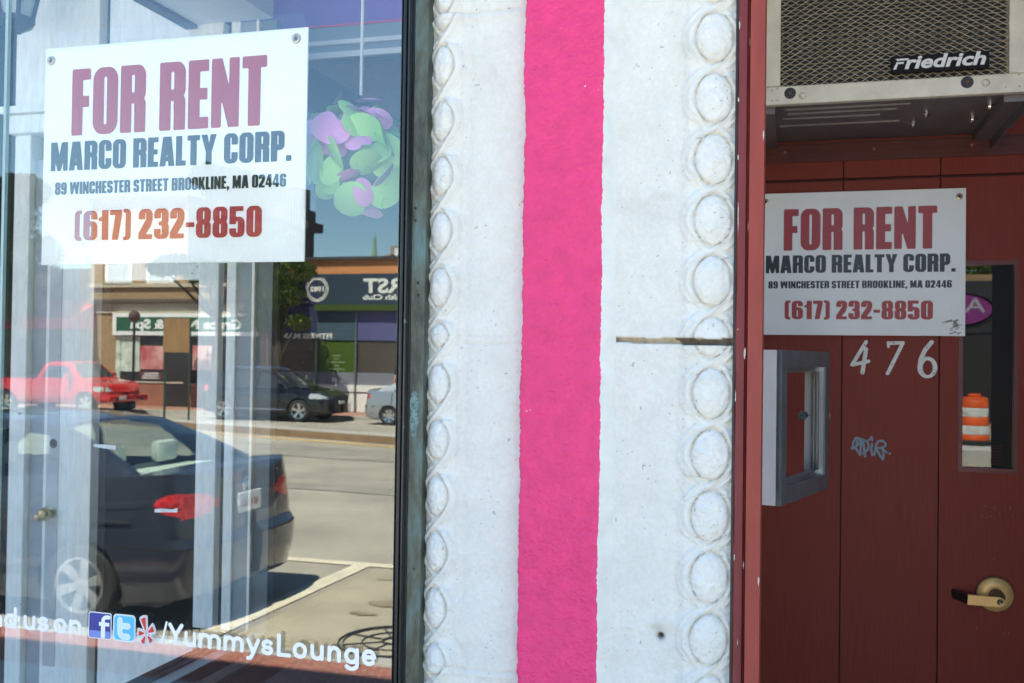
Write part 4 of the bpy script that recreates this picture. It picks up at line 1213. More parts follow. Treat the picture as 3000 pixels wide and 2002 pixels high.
MB().cyl(q(FL + .000, -.008), q(FL + .006, -.008), .013, 14).cyl(q(FL + .006, -.008), q(FL + .016, -.008), .0085, 6).build('lock_bolt', pm('rusty_bolt', (.22, .13, .06), .5, .6, noise=(80, .6)), cs)

# ------------------------------------------------------------------ white joinery behind the glass
PY = 1.70
gd = thing('white_glazed_frame', 'white timber frame round a tall dark glass light behind the display window', 'window frame', (-2.47, PY, 0))
G = lambda x: x + 2.47
WARM_WHITE = pm('warm_white_paint', (.91, .87, .76), .5, noise=(12, .07), scale=(6, 6, 1))
COOL_WHITE = pm('worn_white_paint', (.86, .87, .81), .55, noise=(10, .10), scale=(5, 5, 1), specks=(30, .74, (.30, .29, .27)))
MB().bbox(G(-2.80), G(-2.728), -.03, .06, .147, 4.295, .003).build('post', WARM_WHITE, gd)
MB().box(G(-2.728), G(-2.694), .02, .05, .147, 4.295).build('black_edge', BLACK, gd)
MB().bbox(G(-2.251), G(-2.162), -.02, .05, .62, 3.0, .004).build('stile', COOL_WHITE, gd)
MB().box(G(-2.162), G(-2.131), .02, .05, .60, 3.0).build('black_edge', pm('gap_grey', (.06, .065, .07), .8), gd)
MB().bbox(G(-2.131), G(-2.090), -.012, .05, .62, 3.0, .004).build('architrave', COOL_WHITE, gd)
MB().bbox(G(-2.694), G(-2.251), -.01, .05, 1.985, 4.295, .004).build('top_rail', COOL_WHITE, gd)
MB().bbox(G(-2.694), G(-2.2515), -.01, .05, .147, .56, .004).build('bottom_panel', COOL_WHITE, gd)
MB().box(G(-2.694), G(-2.251), .03, .036, .56, 1.985).build('dark_pane', pm('dark_room_glass', (.007, .008, .009), .9, spec=.1), gd)
GREYP = pm('grey_board', (.30, .33, .34), .6, noise=(6, .1))
MB().box(G(-2.090), G(-2.024), .0, .05, .62, 3.0).build('side_board', GREYP, gd)
MB().bbox(G(-2.022), G(-2.010), -.010, .04, .62, 3.0, .002).build('bead', WARM_WHITE, gd)
MB().box(G(-2.0085), G(-1.941), .006, .05, .40, 3.0).build('side_board', pm('dim_grey_board', (.15, .165, .16), .6, noise=(6, .1)), gd)
ST = pm('display_ledge', (.42, .46, .47), .6, noise=(8, .1))
led = thing('display_ledge', 'pale low ledge with dark tracks on the floor of the display window', 'ledge', (-2.0, 1.0, .62))
MB().box(-.03, .34, -.94, .69, -.06, .0).build('ledge_board', ST, led)
MB().box(-.055, -.0305, -.94, .69, -.05, .012).box(-.012, .004, -.94, .69, .0005, .010).build('floor_track', pm('track_dark', (.05, .055, .06), .5, .5), led)
MB().box(.16, .215, -.94, .69, .0005, .012).build('floor_track', pm('track_dark', (.05, .055, .06), .5, .5), led)
wd = thing('white_panel_door', 'worn white panelled door with brass knob seen through the display window', 'door', (-2.987, PY, .147))
Wd = lambda x: x + 2.987
MB().bbox(Wd(-2.983), Wd(-2.852), .0, .045, 0, 2.35, .003).bbox(Wd(-2.850), Wd(-2.815), -.01, .045, 0, 2.35, .003).build('door_leaf', COOL_WHITE, wd)
MB().bbox(Wd(-2.965), Wd(-2.905), -.004, .0, .25, 1.9, .002).build('raised_panel', pm('panel_white', (.54, .57, .57), .55, noise=(9, .1)), wd)
MB().bbox(Wd(-2.815), Wd(-2.803), -.004, .03, 0, 2.35, .002).build('edge_bead', pm('beige_bead', (.46, .43, .36), .6), wd)
MB().box(Wd(-3.058), Wd(-2.991), .012, .05, 0, 2.35).build('frame_board', pm('grey_white_board', (.36, .39, .40), .6, noise=(8, .12)), wd)
MB().bbox(Wd(-3.14), Wd(-3.062), -.02, .05, 0, 2.45, .004).build('casing', COOL_WHITE, wd)
MB().box(Wd(-2.991), Wd(-2.983), .02, .05, 0, 2.35).build('meeting_gap', BLACK, wd)
MB().bbox(Wd(-3.16), Wd(-2.803), -.05, .05, 2.45, 2.53, .01).box(Wd(-3.18), Wd(-2.803), -.07, .05, 2.531, 2.56).box(Wd(-3.16), Wd(-2.803), -.0, .05, 2.561, 4.145).build('cornice', COOL_WHITE, wd)
KB = pm('old_brass', (.55, .50, .32), .3, .85)
for x, z, s in ((-2.934, 1.03, 1.0), (-2.974, 1.012, .72)):
    MB().lathe([(0, .062 * s), (.016 * s, .060 * s), (.025 * s, .050 * s), (.026 * s, .038 * s), (.016 * s, .026 * s), (.011 * s, .018 * s), (.012 * s, .010 * s), (.024 * s, .006 * s), (.027 * s, .0)], (Wd(x), 0, z - .147), (0, -1, 0), 26).build('knob', KB, wd, smooth=True)
MB().lathe([(0, .006), (.018, .006), (.021, .0)], (Wd(-2.931), 0, 1.314 - .147), (0, -1, 0), 22).build('deadbolt', pm('dull_lock', (.10, .10, .10), .5, .5), wd, smooth=True)

# black lantern under the entrance ceiling
ln = thing('wall_lantern', 'black hexagonal lantern hanging under the entrance ceiling behind the window corner', 'lantern', (-2.94, 1.45, 3.05))
IRON = pm('black_iron', (.014, .015, .018), .5, .2)
def hexa(r, z):
    return [(r * math.cos(R(60 * k + 20)), r * math.sin(R(60 * k + 20)), z) for k in range(6)]
MB().grid([hexa(.035, .30), hexa(.10, .24), hexa(.125, .20), hexa(.125, .18)], close=True).build('lantern_roof', IRON, ln)
MB().tube([(0, 0, .29), (0, 0, .66)], .007, 8).build('hanger', IRON, ln)
cg = MB()
for a, b_ in zip(hexa(.118, .18), hexa(.065, -.06)):
    cg.tube([a, b_], .009, 5)
cg.build('cage', IRON, ln)
MB().grid([hexa(.112, .178), hexa(.060, -.055)], close=True).build('lantern_glass', pm('frosted_glass', (.42, .48, .50), .5), ln)
MB().grid([hexa(.075, -.05), hexa(.075, -.075), hexa(.02, -.11)], close=True).build('lantern_base', IRON, ln)

# pendant lamp of pink and green petals
pd = thing('petal_lamp', 'ball shaped pendant of pink and green petals on a white cord behind the glass', 'pendant lamp', (-.901, .215, 2.130))
MB().tube([(0, 0, .13), (.002, 0, .6), (.004, 0, 1.28)], .0038, 8).build('cord', pm('cord_white', (.75, .72, .66), .6), pd)
def petal_mesh(seed):
    na, nr_ = 44, 6
    rows = []
    for i in range(nr_ + 1):
        row = []
        for k in range(na):
            a = 2 * math.pi * k / na
            dent = .0 if seed % 2 else .42
            r_ = (1.0 - dent * math.exp(-((a - math.pi / 2) / .52) ** 2)) * math.sqrt(1 / (math.cos(a) ** 2 + (math.sin(a) / (.80 if dent else .70)) ** 2))
            u, v = r_ * math.cos(a) * i / nr_, r_ * math.sin(a) * i / nr_ + .12 * dent
            row.append((u * .041, v * .041, -.008 * u * u - .006 * v * v))
        rows.append(row)
    return MB().grid(rows, close=True)
PK = pm('petal_pink', (.88, .33, .66), .6); GR = pm('petal_green', (.45, .80, .18), .6)
protos = []
for k, (mat, sd) in enumerate(((PK, 1), (GR, 2), (PK, 4), (GR, 3))):
    protos.append(petal_mesh(sd).build('petal', mat, pd, smooth='all'))
pr = random.Random(21)
N = 98
for k in range(N):
    y = 1 - 2 * (k + .5) / N
    ph = k * 2.39996 + pr.uniform(-.2, .2)
    d = Vector((math.sqrt(1 - y * y) * math.cos(ph), math.sqrt(1 - y * y) * math.sin(ph), y))
    o = protos[k] if k < 4 else protos[pr.choice((0, 1, 1, 2, 3, 3))].copy()
    if k >= 4:
        COL.objects.link(o); o.parent = pd
    qn = d.to_track_quat('Z', 'Y')
    spin = Matrix.Rotation(pr.uniform(0, 6.28), 4, 'Z') @ Matrix.Rotation(pr.uniform(-.85, .85), 4, 'X') @ Matrix.Rotation(pr.uniform(-.7, .7), 4, 'Y')
    s = pr.uniform(.74, 1.2)
    o.matrix_local = Matrix.Translation(d * (.106 + pr.uniform(-.020, .028))) @ qn.to_matrix().to_4x4() @ spin @ Matrix.Scale(s, 4)
MB().lathe([(.0, .075), (.045, .06), (.07, .02), (.075, 0), (.07, -.02), (.045, -.06), (0, -.075)], (0, 0, 0), (0, 0, 1), 20).build('lamp_core', pm('petal_core', (.30, .30, .25), .7), pd, smooth=True)
# ------------------------------------------------------------------ the street behind the camera, seen in the glass
def inside(poly, x, y):
    c = False; j = len(poly) - 1
    for i in range(len(poly)):
        (xi, yi), (xj, yj) = poly[i], poly[j]
        if (yi > y) != (yj > y) and x < (xj - xi) * (y - yi) / (yj - yi) + xi:
            c = not c
        j = i
    return c

def car(name, label, cat, sp, loc, rz, paint, res, glass, group=None, interior=False):
    root = thing(name, label, cat, loc, rz, group)
    L, W = sp['L'], sp['W']
    dk = np.array(sp['deck']); rf = np.array(sp['roof'])
    xs_ = sorted(set([round(.30 * (k / 12) ** 2.2, 4) for k in range(13)] + [round(L - .35 * (k / 10) ** 2.2, 4) for k in range(11)] + list(np.round(np.arange(.32, L - .36, res), 4)) + (list(np.round(np.arange(.02, .7, .007), 4)) if interior else [])))
    n1, n2, n3 = max(10, int(.8 / res)) * (2 if interior else 1), max(6, int(.42 / res)), max(6, int(.6 / res))
    rows = []
    for x in xs_:
        m = 1.0
        if x < .30: m = (1 - (1 - x / .30) ** 3.2) ** (1 / 3.2)
        if x > L - .5: m = min(m, (1 - ((x - L + .5) / .5) ** 2.8) ** (1 / 2.8) if x < L else 0)
        m = max(m, .02)
        w = W / 2 * (.10 + .90 * m) if 0 < x < L else W / 2 * .10
        zd = float(np.interp(x, dk[:, 0], dk[:, 1]))
        zr = float(np.interp(x, rf[:, 0], rf[:, 1])) if rf[0, 0] <= x <= rf[-1, 0] else zd
        zr = max(zr, zd)
        zb = sp['zb'] + max(0, .10 * (1 - x / .6)) + max(0, .06 * (1 - (L - x) / .5))
        row = [(x, w * .3, zb, 0), (x, w * .80, zb, 0)]
        for k in range(n1 + 1):
            t = k / n1
            y = w * (1 - .09 * max(0, 1 - t / .42) ** 2 - .055 * max(0, (t - .42) / .58) ** 2)
            if abs(t - .78) < .03: y += .004
            xx = x
            if x < .6:      # bumper steps out, lid leans in
                z_ = zb + (zd - zb) * t
                xx = x + (1 - x / .6) * (.055 * min(1, max(0, (z_ - sp['bump']) / .06)) + .05 * max(0, (z_ - sp['bump'] - .1) / .4) + .05 * max(0, (.42 - z_) / .3))
            row.append((xx, y, zb + (zd - zb) * t, 1))
        yb = row[-1][1]; xb = row[-1][0]; h = zr - zd
        for k in range(1, n2 + 1):
            t = k / n2
            row.append((xb, max(.05 * yb, yb - .02 * t - h * .40 * t ** 1.25), zd + h * .955 * t, 2))
        ye = row[-1][1]; ze = row[-1][2]
        for k in range(1, n3 + 1):
            t = k / n3
            row.append((xb, ye * (1 - t), ze + (zr - ze) * (1 - (1 - t) ** 2.4) + .018 * (1 - (1 - t) ** 2), 3))
        rows.append(row)
    nc = len(rows[0])
    parts = {}
    wheels = [(sp['xr'], sp['R']), (sp['xf'], sp['R'])]
    def cls(x, y, z, zone, yedge):
        if zone == 1:
            for wx, r in wheels:
                if math.hypot(x - wx, z - r) < r * 1.13 and y > W * .28: return None
            for nm, fn in sp['marks']:
                if fn(x, y, z): return nm
            return 'body'
        if zone == 2:
            for p in sp['side']:
                if inside(p, x, z): return 'side_window'
        if zone == 3 and y < .90 * yedge:
            if sp['rear'][0] < x < sp['rear'][1]: return 'rear_window'
            if sp['wind'][0] < x < sp['wind'][1]: return 'windscreen'
        return 'body'
    for sgn in (-1, 1):
        vid = {}
        for i in range(len(rows) - 1):
            ye = rows[i][2 + n1 + n2][1]
            for j in range(nc - 1):
                q = [rows[i][j], rows[i][j + 1], rows[i + 1][j + 1], rows[i + 1][j]]
                cx = sum(p[0] for p in q) / 4; cy = sum(p[1] for p in q) / 4; cz = sum(p[2] for p in q) / 4
                c = cls(cx, cy, cz, q[1][3], ye)
                if c is None: continue
                if c == 'tail_lamp': c = 'tail_lamp%d' % sgn
                if c == 'head_lamp': c = 'head_lamp%d' % sgn
                if c == 'side_window': c = 'side_window%d' % sgn
                mb_, ids = parts.setdefault(c, (MB(), {}))
                f = []
                for (a, b) in ((i, j), (i, j + 1), (i + 1, j + 1), (i + 1, j)):
                    kk = (sgn, a, b) if b < nc - 1 else (0, a, b)
                    if kk not in ids:
                        p = rows[a][b]
                        ids[kk] = len(mb_.v); mb_.v.append((p[0], p[1] * sgn if b < nc - 1 else 0.0, p[2]))
                    f.append(ids[kk])
                mb_.f.append(tuple(f if sgn > 0 else f[::-1]))
    TAIL = pm('tail_red', (.85, .06, .06), .12, coat=.6, noise=(34, .75, 2), color2=(.36, .006, .010))
    HEAD = pm('lamp_clear', (.70, .70, .66), .12, .4, coat=.5, noise=(30, .4))
    TRIM = pm('black_trim', (.018, .018, .02), .5)
    mt = {'body': paint, 'rear_window': glass, 'windscreen': glass, 'side_window': glass, 'tail_lamp': TAIL, 'head_lamp': HEAD, 'trim': TRIM, 'grille': pm('grille_dark', (.02, .02, .02), .3, .5)}
    body = None
    for c in sorted(parts, key=lambda k: k != 'body'):
        nm = c.replace('-1', '').rstrip('1')
        o = parts[c][0].build(nm, mt[nm], root, smooth=38)
        body = body or o
    # dark floor pan and wheel wells
    MB().box(.25, L - .3, -W * .36, W * .36, sp['zb'] + .03, sp['zb'] + .38).box(.3, L - .5, -W * .46, W * .46, sp['zb'] + .02, sp['zb'] + .05).build('floor_pan', TRIM, root)
    tyre_m = pm('tyre_rubber', (.022, .021, .021), .85)
    rim_m = pm('alloy', (.66, .66, .65), .22, .85)
    r = sp['R']
    base = None
    for wx in (sp['xr'], sp['xf']):
        for sgn in (-1, 1):
            c = (wx, sgn * (W / 2 - .115), r)
            if base is None:
                ty = MB().lathe([(r * .64, -.085), (r * .66, -.095), (r * .92, -.10), (r, -.07), (r, .07), (r * .92, .10), (r * .66, .095), (r * .64, .085)], (0, 0, 0), (0, 1, 0), 40).build('wheel', tyre_m, root, smooth=50)
                rm = MB().lathe([(r * .655, .09), (r * .63, .092), (r * .61, .075), (r * .585, .03), (r * .58, -.02), (r * .25, -.02), (0, -.02)], (0, 0, 0), (0, 1, 0), 40)
                rim0 = rm.build('rim_barrel', pm('rim_shadow', (.10, .10, .10), .4, .8), ty, smooth=40)
                sk = MB().lathe([(0, .066), (r * .16, .064), (r * .20, .045)], (0, 0, 0), (0, 1, 0), 20)
                for k in range(sp.get('spokes', 6)):
                    a = 2 * math.pi * k / sp.get('spokes', 6) + .3
                    d = Vector((math.cos(a), 0, math.sin(a))); n_ = Vector((-d.z, 0, d.x))
                    a0, a1 = r * .12, r * .63
                    w0, w1 = r * .085, r * .135
                    sk.prism([d * a0 + n_ * w0 + Vector((0, .045, 0)), d * a1 + n_ * w1 + Vector((0, .066, 0)), d * a1 - n_ * w1 + Vector((0, .066, 0)), d * a0 - n_ * w0 + Vector((0, .045, 0))], (0, .018, 0))
                sk.lathe([(r * .655, .088), (r * .655, .097), (r * .60, .094), (r * .60, .07)], (0, 0, 0), (0, 1, 0), 40)
                sk.build('rim', rim_m, ty, smooth=40)
                base = ty; o = ty
            else:
                o = base.copy(); COL.objects.link(o); o.parent = root
                for g in list(base.children):
                    h = g.copy(); COL.objects.link(h); h.parent = o
            o.location = c
            o.rotation_euler = (0, 0, 0 if sgn > 0 else math.pi)
    return root, body

def mk_tail(sp_w, z0, z1, s0, s1):
    def f(x, y, z):
        side = x if x > .16 else None
        s = (x - .10) if y > sp_w / 2 * .90 else -(sp_w / 2 * .93 - y)
        if x > .7: return False
        zc = (z0 + z1) / 2; zh = (z1 - z0) / 2
        if s >= 0: return s < s0 and abs(z - zc - .02) < zh * math.sqrt(max(0, 1 - (s / s0) ** 1.6))
        return -s < s1 and abs(z - zc) < zh * math.sqrt(max(0, 1 - (-s / s1) ** 3))
    return f
SED = dict(L=4.53, W=1.70, zb=.17, bump=.60, xr=.93, xf=3.55, R=.305, spokes=6,
           deck=[(0, 1.06), (.04, 1.105), (.12, 1.12), (.52, 1.09), (1.1, 1.03), (2.6, .975), (3.3, .95), (3.45, .965), (4.2, .83), (4.53, .62)],
           roof=[(.47, 1.07), (.9, 1.28), (1.28, 1.425), (1.6, 1.465), (2.2, 1.475), (2.6, 1.42), (3.45, .965)],
           side=[[(1.06, 1.075), (1.36, 1.345), (1.95, 1.395), (1.97, 1.035)], [(2.05, 1.03), (2.03, 1.395), (2.5, 1.36), (3.05, 1.01)]],
           rear=(.52, 1.24), wind=(2.5, 3.38),
           marks=[('tail_lamp', mk_tail(1.70, .80, .975, .22, .36)), ('trim', lambda x, y, z: .59 < z < .605 and x < .85 or (abs(x - 2.01) < .010 and z > .30) or (abs(x - 1.02 - max(0, .72 - z) * -.55) < .010 and z > .62)), ('head_lamp', lambda x, y, z: x > 4.1 and .60 < z < .76 and y > .45)])
NAVY = pm('dark_navy_paint', (.034, .042, .062), .24, .3, coat=.9, noise=(2, .1))
CLEAR = pane_mat('car_glass', .06, (.80, .88, .84))
SGZ = -.272
sed, body = car('parked_car', 'dark navy sedan parked along the near kerb, its red tail lamps reflected in the window', 'car', SED, (-3.92, -5.07, SGZ), math.pi, NAVY, .016, CLEAR, interior=True)
# inside and rear details of the near sedan
INT = pm('pale_upholstery', (.74, .77, .70), .85, noise=(12, .08)); INTD = pm('grey_interior', (.07, .07, .075), .8)
MB().grid([[(.50, -.62, 1.02), (.50, .62, 1.02)], [(.80, -.60, 1.06), (.80, .60, 1.06)], [(1.04, -.60, 1.04), (1.04, .60, 1.04)]]).build('parcel_shelf', INT, sed)
for y0, y1 in ((-.58, -.04), (.04, .58)):
    MB().bbox(1.02, 1.20, y0, y1, .55, 1.06, .05).build('seat', INTD, sed, smooth=40)
for y0, y1 in ((-.56, -.10), (.10, .56)):
    MB().bbox(2.0, 2.16, y0, y1, .5, 1.06, .05).build('seat', INTD, sed, smooth=40)
for x, y in ((1.06, -.34), (1.06, .34), (2.06, -.34), (2.06, .34)):
    MB().bbox(x - .05, x + .05, y - .14, y + .14, 1.07, 1.245, .045).build('headrest', INT, sed, smooth=40)
MB().bbox(.062, .075, -.16, .16, .765, .915, .004).build('number_plate', pm('plate_white', (.80, .80, .76), .4), sed)
nb = MB()
text_mb(nb, '48 KN62', .075, lambda u, v: (.0605, .125 - u, .805 + v), bold=.002, width=.25)
nb.build('plate_lettering', pm('plate_red', (.45, .03, .03), .5), sed)
MB().lathe([(.05, 0), (.062, .006), (.05, .012)], (.098, 0, .965), (-1, 0, 0), 24).lathe([(.02, .0), (.026, .006), (.02, .012)], (.098, 0, .968), (-1, 0, 0), 16).build('emblem', CHROME, sed)
MB().tube([(.5, -.86, .78), (3.6, -.865, .74)], .008, 5).build('side_strip', pm('black_trim', (.018, .018, .02), .5), sed)
hb = MB()
for x in (2.25, 1.25):
    hb.bbox(x - .1, x + .1, -.885, -.855, .90, .925, .008)
hb.build('door_handle', NAVY, sed)

SUVS = dict(L=4.76, W=1.88, zb=.24, bump=.70, xr=.93, xf=3.67, R=.37, spokes=5,
            deck=[(0, 1.05), (.06, 1.16), (.3, 1.17), (3.2, 1.10), (3.5, 1.11), (4.2, 1.0), (4.6, .84), (4.76, .62)],
            roof=[(.10, 1.16), (.40, 1.48), (.85, 1.64), (1.6, 1.69), (2.3, 1.67), (2.7, 1.58), (3.55, 1.10)],
            side=[[(.55, 1.20), (.85, 1.52), (1.2, 1.56), (1.2, 1.18)], [(1.28, 1.17), (1.28, 1.58), (2.1, 1.60), (2.12, 1.15)], [(2.2, 1.14), (2.18, 1.60), (2.6, 1.53), (3.25, 1.13)]],
            rear=(.12, .75), wind=(2.62, 3.45),
            marks=[('tail_lamp', mk_tail(1.88, .92, 1.15, .3, .3)), ('head_lamp', lambda x, y, z: x > 4.05 and .78 < z < .94 and y > .45 and z < 1.05 - (x - 4.05) * .25), ('trim', lambda x, y, z: z < .36 or (x > 4.55 and z < .8 and y < .5))])
BLACKP = pm('black_paint', (.008, .008, .011), .18, .2, coat=1.0)
TINT = pm('tinted_glass', (.03, .035, .035), .05, coat=.6)
suv, _b = car('parked_car', 'black sport utility car with silver roof rails parked across the street', 'car', SUVS, (-18.9, -28.15, zroad(-28.1)), 0, BLACKP, .03, TINT, 'cars parked along the far kerb')
for y in (-.62, .62):
    MB().tube([(.7, y, 1.64), (.85, y, 1.72), (1.5, y, 1.755), (2.2, y, 1.735), (2.5, y, 1.66)], .022, 6).build('roof_rail', CHROME, suv)
for y in (-1.0, 1.0):
    MB().bbox(2.95, 3.12, y - .10, y + .10, 1.10, 1.26, .04).build('wing_mirror', BLACKP, suv)
MB().tube([(1.2, .955, .42), (3.2, .955, .42)], .02, 6).build('sill_strip', CHROME, suv)
MB().box(4.71, 4.765, -.18, .18, .60, .70).build('number_plate', pm('plate_white', (.80, .80, .76), .4), suv)
MB().tube([(.3, .95, 1.145), (2.0, .955, 1.13), (3.3, .94, 1.10)], .009, 5).build('window_strip', CHROME, suv)

SIL = dict(SED); SIL['spokes'] = 7
SILVER = pm('silver_paint', (.42, .45, .48), .28, .55, coat=.7)
sil, _b = car('parked_car', 'silver sedan parked across the street ahead of the black car', 'car', SIL, (-13.05, -28.1, zroad(-28.1)), 0, SILVER, .03, TINT, 'cars parked along the far kerb')
PICK = dict(L=5.75, W=2.02, zb=.42, bump=.70, xr=1.45, xf=4.88, R=.40, spokes=6,
            deck=[(0, 1.22), (2.7, 1.22), (2.8, 1.24), (4.4, 1.22), (4.6, 1.23), (5.3, 1.15), (5.58, 1.06), (5.75, .80)],
            roof=[(2.72, 1.22), (2.92, 1.74), (3.15, 1.85), (3.85, 1.84), (4.08, 1.76), (4.65, 1.22)],
            side=[[(2.98, 1.28), (3.10, 1.68), (3.85, 1.70), (4.38, 1.27)]],
            rear=(2.75, 2.95), wind=(4.0, 4.58),
            marks=[('tail_lamp', mk_tail(2.02, .85, 1.15, .06, .14)), ('head_lamp', lambda x, y, z: x > 5.25 and .84 < z < 1.0 and y > .62), ('grille', lambda x, y, z: x > 5.35 and .78 < z < 1.03 and .05 < y < .56 and not (abs(z - .91) < .02)),
                   ('trim', lambda x, y, z: x > 5.5 and z < .50)])
REDP = pm('red_paint', (.55, .018, .018), .22, .1, coat=.8)
pick, _b = car('pickup_truck', 'bright red pickup truck standing across the street in front of the brick shops', 'pickup', PICK, (-27.85, -28.1, zroad(-28.1)), R(3), REDP, .03, TINT)
MB().bbox(5.50, 5.90, -.98, .98, .48, .72, .06).build('bumper', REDP, pick, smooth=40)
MB().box(5.895, 5.91, .18, .50, .56, .70).build('number_plate', pm('plate_white', (.80, .80, .76), .4), pick)
for y in (-.62, .62):
    MB().lathe([(0, .0), (.07, .0)], (5.902, y, .58), (1, 0, 0), 14).build('fog_lamp', pm('black_plastic', (.012, .012, .013), .5), pick)
for y in (-1.12, 1.12):
    MB().bbox(4.15, 4.30, y - .1, y + .1, 1.24, 1.44, .03).build('wing_mirror', REDP, pick)
MB().box(5.55, 5.60, .74, .92, .84, 1.0).build('turn_lamp', pm('amber', (.75, .28, .03), .3), pick)

# ------------------------------------------------------------------ far side buildings
FY = -32.0
def T_(xs_):     # lettering that reads rightly for someone looking at the far facades
    return lambda u, v: (xs_ - u, 0, v)
def facade_text(s, x_start, x_end, z0, size, y, bold=.0):
    mb_ = MB()
    text_mb(mb_, s, size, lambda u, v: (x_start - u, y, z0 + v), bold=bold, width=x_start - x_end)
    return mb_
spa = thing('brick_shop_building', 'two storey yellow brick shop building with a green and white shop sign', 'building', (0, 0, 0))
MB().box(-27.0, -22.6, FY - 9, FY, -.7, 7.5).box(-22.6, -19.2, FY - 9, FY, -.7, 4.55).build('wall', YELLOW_BRICK, spa)
MB().box(-27.05, -22.55, FY - 9, FY + .12, 7.5, 7.8).box(-22.549, -19.2, FY - 9, FY + .10, 4.55, 4.75).build('coping', STONE_DARK, spa)
MB().box(-27.0, -19.2, FY, FY + .10, 4.22, 4.36).box(-27.0, -19.2, FY, FY + .05, 3.20, 3.58).build('stone_band', STONE, spa)
MB().box(-27.0, -19.2, FY, FY + .22, 3.60, 3.74).build('moulding', STONE_DARK, spa)
W2 = pm('window_white', (.78, .78, .75), .5); GLS = pm('far_window_glass', (.10, .12, .13), .1)
for x0 in (-26.30, -24.4):
    w_ = MB().box(x0, x0 + 1.25, FY, FY + .06, 4.37, 4.47).box(x0, x0 + .13, FY, FY + .06, 4.471, 5.6).box(x0 + 1.12, x0 + 1.25, FY, FY + .06, 4.471, 5.6).box(x0 + .131, x0 + 1.119, FY, FY + .06, 5.5, 5.6).build('window', W2, spa)
    MB().box(x0 + .131, x0 + 1.119, FY + .004, FY + .02, 4.471, 5.5).build('window_pane', pm('blind_glass', (.42, .43, .42), .3), w_)
MB().box(-26.3, -25.05, FY, FY + .12, 4.361, 4.369).build('window_sill', STONE_DARK, spa)
sg_ = MB().box(-25.80, -19.4, FY + .06, FY + .20, 2.33, 3.19).build('shop_sign', pm('sign_frame_white', (.80, .80, .77), .4), spa)
MB().box(-25.62, -19.55, FY + .201, FY + .206, 2.49, 3.04).build('sign_field', pm('sign_green', (.022, .10, .052), .4), sg_)
facade_text('Grace Nails & Spa', -20.05, -25.0, 2.60, .50, FY + .209, .020).build('lettering', pm('sign_letters', (.80, .80, .77), .4), sg_)
MB().box(-25.70, -19.4, FY + .01, FY + .05, .50, 2.32).build('shop_window', pm('shop_dark', (.03, .028, .027), .2), spa)
MB().box(-25.70, -25.5, FY + .051, FY + .09, .50, 2.32).box(-25.49, -24.63, FY + .051, FY + .07, .9, 2.28).build('window_display', pm('pale_display', (.55, .60, .50), .7, noise=(3, .35)), spa)
MB().box(-24.60, -23.55, FY + .051, FY + .07, 1.0, 1.92).box(-22.25, -21.4, FY + .051, FY + .07, 1.0, 1.95).build('poster', pm('red_poster', (.42, .05, .06), .5, noise=(1.3, .2, 2), color2=(.75, .48, .42)), spa)
MB().box(-24.60, -23.55, FY + .051, FY + .07, .58, .92).build('poster', pm('dark_poster', (.10, .03, .03), .5, noise=(9, .6)), spa)
pl_ = MB()
for k in range(3):
    pl_.box(-24.5 + .05 * k, -23.75, FY + .071, FY + .075, .64 + .09 * k, .685 + .09 * k)
pl_.build('poster_lines', pm('poster_white', (.7, .7, .66), .5), spa)
MB().box(-25.70, -19.4, FY + .01, FY + .10, -.6, .49).build('base', pm('red_brown_base', (.30, .12, .07), .85, noise=(2, .15)), spa)
MB().box(-25.70, -22.6, FY + .10, FY + .13, .47, .53).build('sill', STONE, spa)
MB().box(-23.4, -22.35, FY + .101, FY + .12, -.45, 2.25).build('door', pm('dark_door', (.035, .03, .028), .3), spa)

club = thing('club_building', 'low orange brick building under a long navy banner with white lettering', 'building', (0, 0, 0))
MB().box(-19.15, -5.0, FY - 12, FY, -.7, 5.18).build('wall', ORANGE_BRICK, club)
MB().box(-19.15, -5.0, FY - 12, FY + .12, 5.18, 5.30).build('coping', pm('dark_coping', (.05, .045, .05), .7), club)
NV = pm('banner_navy', (.018, .020, .075), .6, noise=(.6, .15)); TL = pm('banner_teal', (.020, .042, .066), .6)
ban = MB().box(-19.0, -17.0, FY + .02, FY + .10, 3.53, 4.66).build('banner', NV, club)
MB().box(-16.999, -5.1, FY + .02, FY + .10, 3.53, 4.66).build('banner', TL, club)
MB().box(-17.0, -5.1, FY + .02, FY + .30, 3.30, 3.52).build('green_strip', pm('strip_green', (.045, .075, .006), .6), club)
MB().box(-19.0, -17.001, FY + .02, FY + .08, 2.21, 3.529).build('fascia_panel', NV, club)
MB().box(-16.999, -15.42, FY + .02, FY + .08, 2.21, 3.29).build('fascia_panel', pm('panel_teal', (.045, .085, .12), .6), club)
MB().box(-15.419, -5.1, FY + .02, FY + .08, 2.21, 3.29).build('fascia_panel', pm('panel_violet', (.10, .10, .24), .6, noise=(.5, .2)), club)
LET = pm('banner_white', (.80, .80, .72), .5)
lt_ = facade_text('FIRST', -12.95, -15.14, 3.97, .72, FY + .104, .022); 
lt_.v += (q := facade_text('Health Club', -13.2, -15.14, 3.71, .26, FY + .104, .008)).v[:0]
lt_.build('lettering', LET, club)
q.build('lettering', LET, club)
facade_text('FITNESS MAX', -16.37, -18.42, 2.27, .26, FY + .084, .009).build('lettering', LET, club)
sl = facade_text('1982', -16.72, -17.28, 4.02, .25, FY + .104, .010)
sl.build('lettering', LET, club)
sl = facade_text('SINCE', -16.82, -17.18, 4.44, .11, FY + .104, .006); sl.build('lettering', LET, club)
lau = MB()
